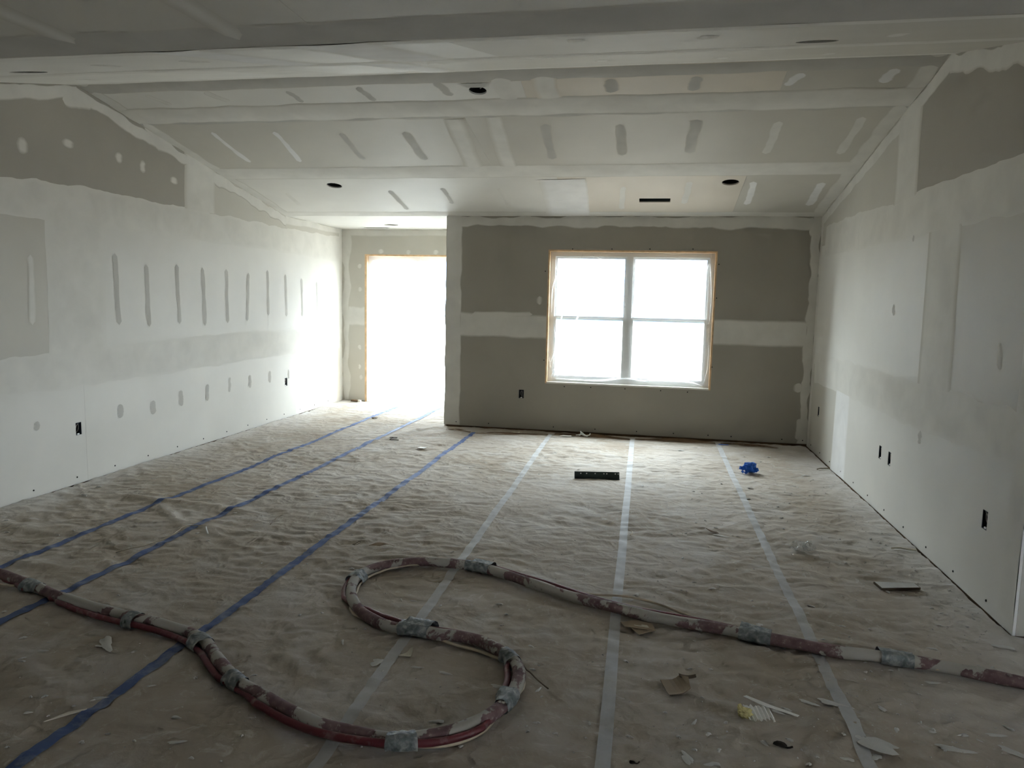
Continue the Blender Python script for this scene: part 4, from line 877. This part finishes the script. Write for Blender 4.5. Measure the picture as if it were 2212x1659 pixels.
# ================================================================== THINGS ON THE FLOOR
def fz(x, y, up=0.0):
    u, v = P_FLOOR.px(x, y)
    for _ in range(3): u, v = P_FLOOR.px(x, y, hz(u, v) + up)
    return u, v
def on_floor(name, x, y, label, cat, rz=0.0, group=None):
    u, v = fz(x, y); o = empty(name, (u, v, hz(u, v)), rz); return tag(o, label, cat, group)
def sheet_thing(name, outline, thick, mat, label, cat, x, y, rz=0.0, curl=None, parent=None, n=6):
    """an irregular flat scrap: outline in metres, curl(u,v)->height"""
    u, v = fz(x, y); bm = bmesh.new(); vs = [bm.verts.new((a, b_, 0)) for a, b_ in outline]; bm.faces.new(vs)
    if curl:
        for k in range(n):
            xs_ = [p[0] for p in outline]; ys_ = [p[1] for p in outline]
            for lo, hi, no in ((min(xs_), max(xs_), (1, 0, 0)), (min(ys_), max(ys_), (0, 1, 0))):
                c_ = lo + (hi - lo) * (k + 1) / (n + 1)
                bmesh.ops.bisect_plane(bm, geom=bm.verts[:] + bm.edges[:] + bm.faces[:], plane_co=(c_, c_, 0), plane_no=no)
        for q in bm.verts: q.co.z = curl(q.co.x, q.co.y)
    ex = bmesh.ops.extrude_face_region(bm, geom=bm.faces[:], use_keep_orig=True)
    bmesh.ops.translate(bm, verts=[e for e in ex['geom'] if isinstance(e, bmesh.types.BMVert)], vec=(0, 0, thick)); bmesh.ops.recalc_face_normals(bm, faces=bm.faces[:])
    o = from_bm(name, bm, mat, parent)
    if parent is None:
        o.location = (u, v, max(hz(u, v), hz(u + .03, v), hz(u - .03, v), hz(u, v + .02), hz(u, v - .02)) + .001); o.rotation_euler = (0, 0, rz); tag(o, label, cat)
    return o
# dark perforated metal strip
a, b_ = np.array(fx(1241, 1034)), np.array(fx(1338, 1036)); L = np.linalg.norm(b_ - a); ang = math.atan2(*(b_ - a)[::-1])
st = empty('metal_strip', (*a, hz(*((a + b_) / 2)) - .001), ang); tag(st, 'dark grey perforated metal strip lying on the paper in front of the window', 'metal strip')
bm = bmesh.new(); prof = [(0, 0), (.004, .0), (.006, .012), (.055, .016), (.075, .024), (.078, .060), (.0755, .060), (.0725, .0265), (.055, .0185), (.004, .0145), (.002, .010), (0, .008)]
prof = [(-.022, 0), (.003, 0), (.022, .056), (.019, .057), (.001, .004), (-.022, .003)]
r0 = [bm.verts.new((0, p[0], p[1])) for p in prof]; r1 = [bm.verts.new((L, p[0], p[1])) for p in prof]; n = len(prof)
for k in range(n): bm.faces.new((r0[k], r1[k], r1[(k + 1) % n], r0[(k + 1) % n]))
bm.faces.new(r0[::-1]); bm.faces.new(r1); bmesh.ops.recalc_face_normals(bm, faces=bm.faces[:]); from_bm('channel', bm, 'dark_metal', st)
for f in (.14, .27, .46, .655, .72, .91, .975):
    bm = bmesh.new(); bmesh.ops.create_cone(bm, cap_ends=True, segments=10, radius1=.0055, radius2=.0055, depth=.002)
    o = from_bm('hole', bm, 'hole_light', st); o.location = (f * L, .0135, .042); o.rotation_euler = (math.radians(71), 0, 0)
# crumpled blue tape
def crumple(seed, n, sx, sy, sz, amp, flat=True):
    """a screwed-up wad: facets and dents pushed in and out of a ball, flattened where it rests"""
    bm = bmesh.new(); bmesh.ops.create_icosphere(bm, subdivisions=n, radius=1.0); r_ = np.random.default_rng(seed)
    ax = r_.normal(size=(26, 3)); ax /= np.linalg.norm(ax, axis=1)[:, None]; dep = r_.uniform(.62, 1.0, 26)
    for v in bm.verts:
        c_ = np.array(v.co); r0 = min(1.25, min(dep[k] / max(1e-3, c_ @ ax[k]) for k in range(26) if c_ @ ax[k] > .2)) if (ax @ c_ > .2).any() else 1.0
        r0 *= 1 + amp * r_.uniform(-.5, .5); v.co = (c_[0] * r0 * sx, c_[1] * r0 * sy, c_[2] * r0 * sz)
    zmin = min(v.co.z for v in bm.verts)
    for v in bm.verts: v.co.z -= zmin * .88; v.co.z = max(v.co.z, 0)
    return bm
bt = on_floor('crumpled_tape', 1618, 1020, 'crumpled wad of bright blue masking tape on the floor', 'tape', .2)
from_bm('wad', crumple(3, 3, .070, .052, .056, .34), 'blue_tape', bt)
for k, (x0, y0, z0, rx, rz_, ln) in enumerate(((-.045, -.045, .012, .5, .3, .05), (.02, -.05, .035, .9, -.4, .055), (-.02, -.052, .055, 1.2, .15, .06), (.045, -.03, .03, 1.0, 1.1, .05), (-.06, -.01, .04, 1.3, -1.0, .045))):
    bm = bmesh.new(); nn = 7
    rows = [[bm.verts.new((ln * (i / 6 - .5), .024 * s, .010 * math.sin(i * 1.3 + k))) for s in (-.5, .5)] for i in range(nn)]
    for i in range(nn - 1): bm.faces.new((rows[i][0], rows[i + 1][0], rows[i + 1][1], rows[i][1]))
    ex = bmesh.ops.extrude_face_region(bm, geom=bm.faces[:], use_keep_orig=True); bmesh.ops.translate(bm, verts=[e for e in ex['geom'] if isinstance(e, bmesh.types.BMVert)], vec=(0, 0, .001))
    o = from_bm('loose_strip', bm, 'blue_tape', bt); o.location = (x0 * 1.25, y0 * 1.15, z0); o.scale = (1.25, 1.25, 1.25); o.rotation_euler = (rx, 0, rz_)
# crumpled clear wrap
m, nt, b = nodes('clear_wrap'); gl = nt.nodes.new('ShaderNodeBsdfGlossy'); gl.inputs['Roughness'].default_value = .12; tr = nt.nodes.new('ShaderNodeBsdfTransparent'); tl = nt.nodes.new('ShaderNodeBsdfDiffuse'); tl.inputs[0].default_value = (.8, .82, .84, 1)
m1 = nt.nodes.new('ShaderNodeMixShader'); m1.inputs[0].default_value = .5; m2 = nt.nodes.new('ShaderNodeMixShader'); m2.inputs[0].default_value = .38
nt.links.new(gl.outputs[0], m1.inputs[1]); nt.links.new(tl.outputs[0], m1.inputs[2]); nt.links.new(tr.outputs[0], m2.inputs[1]); nt.links.new(m1.outputs[0], m2.inputs[2]); nt.links.new(m2.outputs[0], nt.nodes['Material Output'].inputs[0])
cw = on_floor('plastic_wrap', 1724, 1190, 'crumpled clear plastic wrap lying on the paper near the pale wall', 'plastic wrap', .3)
from_bm('bundle', crumple(8, 3, .050, .036, .030, .55), 'clear_wrap', cw)
o = from_bm('bundle', crumple(9, 3, .040, .034, .034, .55), 'clear_wrap', cw); o.location = (.06, -.012, 0)
tube('twist_tie', smooth_path([(.05, .01, .035), (.065, .02, .05), (.075, .01, .04), (.085, .015, .02)], .01), .0018, 'dark_bit', cw, 6)
# drywall off-cut with a dark rim
dc = on_floor('drywall_offcut', 1937, 1266, 'pale trapezoid drywall off-cut with dark cut edges', 'drywall scrap')
q = [np.array(P_FLOOR.px(*p, dc.location.z + .02)) - np.array(dc.location[:2]) for p in ((1904, 1271), (1989, 1270), (1976, 1260), (1887, 1257))]
bm = bmesh.new(); vs = [bm.verts.new((*p, .010)) for p in q]; bm.faces.new(vs); ex = bmesh.ops.extrude_face_region(bm, geom=bm.faces[:], use_keep_orig=True)
bmesh.ops.translate(bm, verts=[e for e in ex['geom'] if isinstance(e, bmesh.types.BMVert)], vec=(0, 0, .011)); bmesh.ops.recalc_face_normals(bm, faces=bm.faces[:]); from_bm('edge', bm, 'card_edge', dc)
cq = sum(q) / 4; bm = bmesh.new(); vs = [bm.verts.new((*(cq + (p - cq) * .955), .0212)) for p in q]; bm.faces.new(vs); ex = bmesh.ops.extrude_face_region(bm, geom=bm.faces[:], use_keep_orig=True)
bmesh.ops.translate(bm, verts=[e for e in ex['geom'] if isinstance(e, bmesh.types.BMVert)], vec=(0, 0, .0012)); bmesh.ops.recalc_face_normals(bm, faces=bm.faces[:]); from_bm('face_paper', bm, 'splat', dc)
# folded cardboard by the hose
cb = on_floor('cardboard_scrap', 1378, 1356, 'folded brown cardboard scrap tucked beside the hose bundle', 'cardboard')
def quad_part(name, pix, zs, mat, root, thick=.004):
    bm = bmesh.new(); vs = [bm.verts.new((*(np.array(P_FLOOR.px(*p, root.location.z + z)) - np.array(root.location[:2])), z)) for p, z in zip(pix, zs)]
    bm.faces.new(vs); ex = bmesh.ops.extrude_face_region(bm, geom=bm.faces[:], use_keep_orig=True)
    bmesh.ops.translate(bm, verts=[e for e in ex['geom'] if isinstance(e, bmesh.types.BMVert)], vec=(0, 0, thick)); bmesh.ops.recalc_face_normals(bm, faces=bm.faces[:])
    return from_bm(name, bm, mat, root)
quad_part('upper_flap', ((1341, 1345), (1350, 1354), (1416, 1362), (1408, 1348), (1375, 1340)), (.014, .018, .012, .008, .008), 'card_brown', cb, .003)
quad_part('lower_flap', ((1363, 1357), (1380, 1371), (1417, 1362)), (.008, .004, .009), 'card_brown', cb, .003)
quad_part('torn_paper_layer', ((1366, 1347), (1372, 1352), (1402, 1356), (1398, 1351)), (.0140, .0175, .0150, .0135), 'paper_scrap', cb, .0012)
# curled brown paper
sheet_thing('curled_cardboard', [(-.055, -.06), (.03, -.06), (.045, 0), (.03, .05), (-.045, .06)], .0022, 'card_brown', 'curled torn brown paper scrap with one end lifted', 'paper scrap', 1462, 1488, .35, lambda x, y: .002 + 3.2 * max(0, x + .01) ** 2 * 4 + 1.2 * max(0, -y - .03) ** 2 * 6)
sheet_thing('paper_strip', [(-.03, -.012), (.035, -.010), (.035, .012), (-.03, .014)], .002, 'card_edge', 'short dark paper strip bent up beside the curled brown scrap', 'paper scrap', 1483, 1476, .1, lambda x, y: .02 + 6 * x * x)
# corrugated scrap with foam
cg = on_floor('corrugated_scrap', 1640, 1546, 'white corrugated scrap with a lump of yellow foam at its edge', 'scrap', .12)
bm = bmesh.new(); nr = 27
rows = [[bm.verts.new((.094 * (i / (nr - 1) - .5), y + .006 * math.sin(i), .010 + .0030 * math.cos(i * math.pi / 2 * 1.0) + .02 * max(0, y) * 0)) for y in (-.050, 0, .048)] for i in range(nr)]
for i in range(nr - 1):
    for j in range(2): bm.faces.new((rows[i][j], rows[i + 1][j], rows[i + 1][j + 1], rows[i][j + 1]))
ex = bmesh.ops.extrude_face_region(bm, geom=bm.faces[:], use_keep_orig=True); bmesh.ops.translate(bm, verts=[e for e in ex['geom'] if isinstance(e, bmesh.types.BMVert)], vec=(0, 0, -.002)); bmesh.ops.recalc_face_normals(bm, faces=bm.faces[:])
from_bm('corrugated_sheet', bm, 'white_scrap', cg)
o = from_bm('foam_lump', crumple(5, 3, .026, .028, .020, .5), 'foam_yellow', cg); o.location = (-.062, -.012, 0)
sheet_thing('paper_sliver', [(-.10, .016), (-.02, -.006), (.10, -.016), (.104, -.004), (0, .014), (-.09, .030)], .002, 'white_scrap', 'long white paper sliver beside the corrugated scrap', 'paper scrap', 1662, 1532, -.35, lambda x, y: .002 + .02 * abs(x))
# twigs, wires, slivers
def stick(name, pts, r, mat, label, cat, group=None):
    P = smooth_path([(*fz(*p), 0) for p in pts], .02); P = [(p[0], p[1], max(hz(p[0] + a, p[1] + b_) for a in (-.008, 0, .008) for b_ in (-.008, 0, .008)) + r + .0045) for p in P]
    c = Vector(P[len(P) // 2]); o = tube(name, [Vector(p) - Vector((c.x, c.y, 0)) for p in P], r, mat, None, 6); o.location = (c.x, c.y, 0); return tag(o, label, cat, group)
stick('thin_stick', [(1128, 1438), (1150, 1462), (1184, 1492)], .003, 'twig', 'thin straight stick lying beside the outer bend of the hose', 'stick')
stick('wire_offcut', [(250, 1197), (310, 1182), (367, 1160), (400, 1139), (445, 1138)], .0025, 'cord_cream', 'long thin pale wire offcut between the two tape lines', 'wire')
stick('wire_offcut', [(584, 1135), (600, 1120), (612, 1114)], .0022, 'twig', 'short thin dark wire offcut beyond the long pale one', 'wire')
stick('paper_strip', [(445, 1142), (446, 1148), (449, 1156)], .005, 'white_scrap', 'short white strip beside the end of the long wire offcut', 'paper scrap')
stick('metal_clip', [(842, 947), (858, 947), (842, 951), (861, 953)], .004, 'dark_bit', 'small dark Z-shaped metal clip on the paper before the alcove', 'clip')
sheet_thing('paper_card', [(-.04, -.025), (.03, -.035), (.045, .02), (-.025, .03)], .002, 'white_scrap', 'small white paper square near the alcove corner', 'paper scrap', 911, 969, 0, lambda x, y: .003)
sheet_thing('leaf_scrap', [(-.07, -.015), (0, -.022), (.08, .014), (.01, .020)], .0015, 'card_brown', 'leaf-shaped curled brown scrap beyond the hose loop', 'paper scrap', 823, 1182, .05, lambda x, y: .004 + .022 * max(0, 1 - abs(y) * 30) * max(0, 1 - (x / .08) ** 2))
stick('curled_sliver', [(762, 1179), (770, 1176), (780, 1171), (776, 1176), (765, 1180)], .0025, 'twig', 'small curled brown sliver beside the leaf-shaped scrap', 'sliver')
sheet_thing('yellow_scrap', [(-.03, -.015), (.022, -.018), (.03, .012), (.01, .024)], .002, 'paper_scrap', 'small folded yellowish scrap inside the lower hose bend', 'paper scrap', 877, 1417, .1, lambda x, y: .004 + 8 * max(0, x) * max(0, y + .01) * 5)
sheet_thing('drywall_sliver', [(-.055, -.035), (.05, .03), (.055, .037), (.0, .022)], .003, 'paper_scrap', 'pointed pale sliver lying beside the dark blue tape line', 'paper scrap', 142, 1551, .3, lambda x, y: .003 + .2 * abs(x) * .05)
for i, (x, y, s, lab) in enumerate(((1685, 1614, .022, 'black curled scrap on the paper between the white tape lines'), (1365, 1650, .014, 'round black lump by the white tape line'))):
    bb = on_floor('dark_scrap', x, y, lab, 'scrap', .3 * i)
    from_bm('lump', crumple(30 + i, 2, s, s * .55, s * .45, .5), 'dark_bit', bb)
    tube('tail', smooth_path([(s * .3, 0, .004), (s * 1.1, -.008, .006), (s * 1.8, .002, .005)], .006), s * .16, 'dark_bit', bb, 6)
sheet_thing('brown_flake', [(-.05, .012), (-.01, -.014), (.04, -.012), (.02, .01)], .003, 'torn_paper', 'dark brown flake with a pale streak between two white tape lines', 'flake', 1540, 1151, -.3, lambda x, y: .004 + .4 * max(0, -x) * .6)
sheet_thing('white_flake', [(-.05, .004), (.05, -.012), (.055, -.004), (-.03, .012)], .002, 'white_scrap', 'white sliver touching the dark brown flake', 'flake', 1556, 1159, -.2, lambda x, y: .003)
stick('paper_curl', [(1357, 1148), (1364, 1150), (1366, 1156), (1361, 1160)], .003, 'cord_cream', 'small curled paper bit right against the middle white tape line', 'paper scrap')
stick('grey_sliver', [(1765, 1016), (1780, 1014), (1791, 1015)], .006, 'twig', 'grey sliver lying against the base of the pale wall', 'sliver')
stick('frayed_strip', [(1925, 1188), (1945, 1187), (1960, 1190), (1978, 1192)], .006, 'paper_scrap', 'frayed pale strip at the base of the pale wall', 'paper scrap')
fs = on_floor('foam_scrap', 1262, 944, 'tangle of white foam strips against the window wall base', 'scrap')
for pix in (((1243, 946), (1252, 945), (1258, 940), (1262, 944), (1268, 948)), ((1256, 942), (1264, 946), (1274, 944), (1277, 940)), ((1250, 946), (1255, 944), (1258, 936))):
    P = smooth_path([(fx(*p)[0] - fs.location.x, fx(946, 946)[1] * 0 + random.uniform(-.02, .03), .03 + (947 - p[1]) * .0045) for p in pix], .02); tube('foam_strip', [Vector((p[0], p[1], max(.006, p[2] - .02))) for p in P], .006, 'white_scrap', fs, 6)
sheet_thing('foam_chip', [(-.06, -.012), (.05, -.014), (.062, .012), (-.03, .014)], .006, 'white_scrap', 'flat white foam chip beside the foam tangle', 'scrap', 1222, 943, 0, lambda x, y: .004)
sheet_thing('foam_crumb', [(-.05, -.012), (0, .0), (.03, -.02), (.04, .012), (-.02, .016)], .008, 'paper_scrap', 'ragged cream scrap at the window wall base next to white tape', 'scrap', 1115, 937, 0, lambda x, y: .004 + .2 * abs(x))
sheet_thing('tape_scrap', [(-.05, -.018), (.05, -.014), (.046, .014), (-.055, .012)], .0012, 'blue_tape', 'small flat scrap of blue tape at the window wall base', 'tape', 1563, 962, 0, lambda x, y: .004)
pk = on_floor('wood_block', 768, 868, 'small dark wood block in the corner by the patio door', 'wood block', -.1)
from_bm('block', (lambda bm: (bbox(bm, -.06, .05, -.03, .02, .003, .028), bmesh.ops.bevel(bm, geom=bm.edges[:], offset=.003, segments=1, affect='EDGES'), bm)[2])(bmesh.new()), 'torn_paper', pk)
o = from_bm('pale_end', (lambda bm: (bbox(bm, .05, .085, -.028, .015, .003, .026), bm)[1])(bmesh.new()), 'paper_scrap', pk)
sheet_thing('staple_card', [(-.03, -.02), (.035, -.02), (.035, .02), (-.03, .02)], .01, 'twig', 'small grey tag on the blue tape line near the alcove', 'tag', 809, 905, 0, lambda x, y: .004)
# paper edges curled up against the wall bases
def flap(pix, wl_h, seed, par=floor):
    pts = [np.array(fx(*p)) for p in pix]; P = np.array([(p[0], p[1]) for p in smooth_path([(*q, 0) for q in pts], .03)]); n = len(P); vs, f = [], []
    hh = wl_h * (.6 + .5 * np.sin(np.linspace(0, math.pi, n))) * (1 + .5 * perlin(np.linspace(0, n * .08, n), np.zeros(n) + .3, seed))
    for i in range(n):
        y0 = min(P[i][1], D1 - .03)
        for k, (dy, z) in enumerate(((-.05, .010), (-.02, .012), (.008, hh[i] * .5), (.018, hh[i]))): vs.append((P[i][0], y0 + dy, z + (hz(P[i][0], y0 + dy) * .6 if k < 2 else 0)))
    for i in range(n - 1):
        for k in range(3): f.append((i * 4 + k, i * 4 + k + 1, (i + 1) * 4 + k + 1, (i + 1) * 4 + k))
    me = bpy.data.meshes.new('paper_edge'); me.from_pydata(vs, [], f); o = link('paper_edge', me, 'torn_paper', par, True)
flap([(1028, 936), (1100, 938), (1185, 940)], .030, 61); flap([(1198, 938), (1280, 944), (1362, 950)], .040, 62); flap([(1372, 949), (1450, 953), (1545, 958)], .034, 63); flap([(1556, 958), (1600, 962), (1680, 968)], .030, 64); flap([(965, 928), (990, 930), (1018, 934)], .026, 65)

# ================================================================== COMPOUND SPLASHES ON THE PAPER
def splat_mesh(seed, elong):
    r_ = np.random.default_rng(seed); n = 22; th = np.linspace(0, 2 * np.pi, n, endpoint=False); rad = 1 + .28 * np.sin(th * 2 + r_.uniform(0, 6)) + .18 * np.sin(th * 3 + r_.uniform(0, 6)) + .12 * np.sin(th * 5 + r_.uniform(0, 6)) + r_.uniform(-.08, .08, n)
    vs = [(0, 0, .10)] + [(.62 * rad[k] * math.cos(th[k]) * elong, .62 * rad[k] * math.sin(th[k]), .08) for k in range(n)] + [(rad[k] * math.cos(th[k]) * elong, rad[k] * math.sin(th[k]), -.02) for k in range(n)]
    fs_ = [(0, 1 + k, 1 + (k + 1) % n) for k in range(n)] + [(1 + k, 1 + n + k, 1 + n + (k + 1) % n, 1 + (k + 1) % n) for k in range(n)]
    me = bpy.data.meshes.new('compound_splash'); me.from_pydata(vs, [], fs_); me.materials.append(MATS['splat']); me.shade_smooth(); return me
SPL = [splat_mesh(100 + k, e) for k, e in enumerate((1, 1.3, 1.7, 2.2, 1.1, 2.6, 1.5, 1.9))]
def splash(x, y, s, k=None, rz=None):
    u, v = fz(x, y); me = SPL[random.randrange(8) if k is None else k]; o = bpy.data.objects.new('compound_splash', me); COL.objects.link(o); o.parent = floor
    hh = max(hz(u, v), hz(u + s * .5, v), hz(u - s * .5, v), hz(u, v + s * .5), hz(u, v - s * .5)) * .6 + hz(u, v) * .4
    o.location = (u, v, hh + .003); s = s * .42; o.scale = (s, s, .03); o.rotation_euler = (0, 0, random.uniform(0, 6.3) if rz is None else rz)
BIG = [(1885, 1605, .085, 5, -.25), (1830, 1642, .028, 2, -.2), (1893, 1637, .035, 1, 0), (2195, 1630, .05, 3, -.6), (1485, 1640, .035, 5, -1.0), (1500, 1562, .018, 3, 1.2), (1530, 1588, .022, 1, .3), (1540, 1652, .03, 2, .2), (1905, 1532, .022, 5, -.9), (2015, 1477, .028, 3, .1),
       (1778, 1383, .020, 1, -.6), (1640, 1352, .035, 1, .2), (1655, 1372, .020, 2, .2), (1624, 1299, .016, 1, 0), (1540, 1273, .020, 2, 0), (1375, 1286, .035, 0, 0), (1365, 1298, .015, 1, 0), (1900, 1171, .020, 1, 0), (1838, 1116, .016, 1, 0), (2015, 1403, .025, 2, -.3), (2170, 1400, .05, 2, -.3), (1820, 1354, .018, 2, -.2),
       (1878, 1360, .012, 1, -.4), (1700, 1535, .02, 5, -.4), (1745, 1520, .03, 3, -.4), (1800, 1523, .05, 3, -.3), (1678, 1540, .02, 3, -.4), (1925, 1450, .012, 2, -.2), (2030, 1352, .02, 3, -.4), (2050, 1277, .02, 1, 0), (815, 1432, .055, 1, .4), (900, 1443, .022, 3, .1), (960, 1455, .025, 3, -.2), (1080, 1485, .035, 3, -.1), (945, 1560, .03, 2, .1),
       (1140, 1582, .016, 1, 0), (1160, 1563, .016, 2, .1), (1170, 1507, .010, 2, .8), (230, 1390, .065, 3, -.75), (50, 1380, .030, 1, .1), (10, 1322, .022, 1, .2), (15, 1125, .028, 1, .2), (16, 1151, .020, 2, .2), (410, 1135, .018, 1, 0), (760, 1229, .025, 1, .1), (1080, 1306, .02, 2, 0), (550, 1460, .014, 2, .3), (380, 1605, .025, 3, .4), (90, 1408, .02, 3, .3),
       (48, 1430, .018, 2, 0), (220, 1510, .03, 3, .3), (97, 1506, .02, 1, .3), (160, 1527, .014, 1, 0), (2060, 1620, .05, 3, -.1), (2150, 1590, .03, 3, .1), (2080, 1590, .02, 5, .5), (1620, 1055, .02, 3, 0), (1680, 1095, .018, 2, 0), (1705, 1088, .02, 1, 0), (1660, 988, .02, 3, 0), (1608, 988, .016, 2, 0), (1750, 1040, .016, 1, 0), (1740, 1028, .03, 3, 0),
       (1470, 972, .03, 3, 0), (1440, 958, .03, 5, 0), (1500, 968, .02, 3, 0), (1250, 1015, .012, 3, 0), (455, 1000, .03, 1, 0), (400, 1017, .02, 2, 0), (330, 1035, .02, 3, 0), (215, 1052, .03, 1, 0), (560, 985, .015, 2, 0), (180, 1070, .02, 3, 0), (126, 1158, .015, 2, 0)]
for s in BIG: splash(*s)
for k in range(225):       # small droplets, thicker toward the pale wall and the near floor
    if random.random() < .6: x, y = random.uniform(1450, 2200), random.uniform(980, 1655)
    else: x, y = random.uniform(0, 1450), random.uniform(1000, 1655)
    u, v = P_FLOOR.px(x, y)
    if not (XL + .1 < u < XR - .08 and v < D1 - .15): continue
    splash(x, y, random.uniform(.006, .020))
# specks too fine to count
vs, f = [], []
for k in range(3600):
    u = random.uniform(XL + .1, XR - .05) if random.random() < .5 else XR - abs(random.gauss(0, .9)) - .05; v = random.uniform(1.9, D1 - .1); s = random.uniform(.0012, .0052)
    if u < XL + .05: continue
    z = hz(u, v) + .0015; i = len(vs); a = random.uniform(0, 6)
    vs += [(u + s * math.cos(a + j * 2.1) * random.uniform(.6, 1.5), v + s * math.sin(a + j * 2.1), z) for j in range(3)] + [(u, v, z + s * .6)]; f += [(i, i + 1, i + 3), (i + 1, i + 2, i + 3), (i + 2, i, i + 3)]
me = bpy.data.meshes.new('compound_specks'); me.from_pydata(vs, [], f); o = link('compound_specks', me, 'splat', floor); o['kind'] = 'stuff'
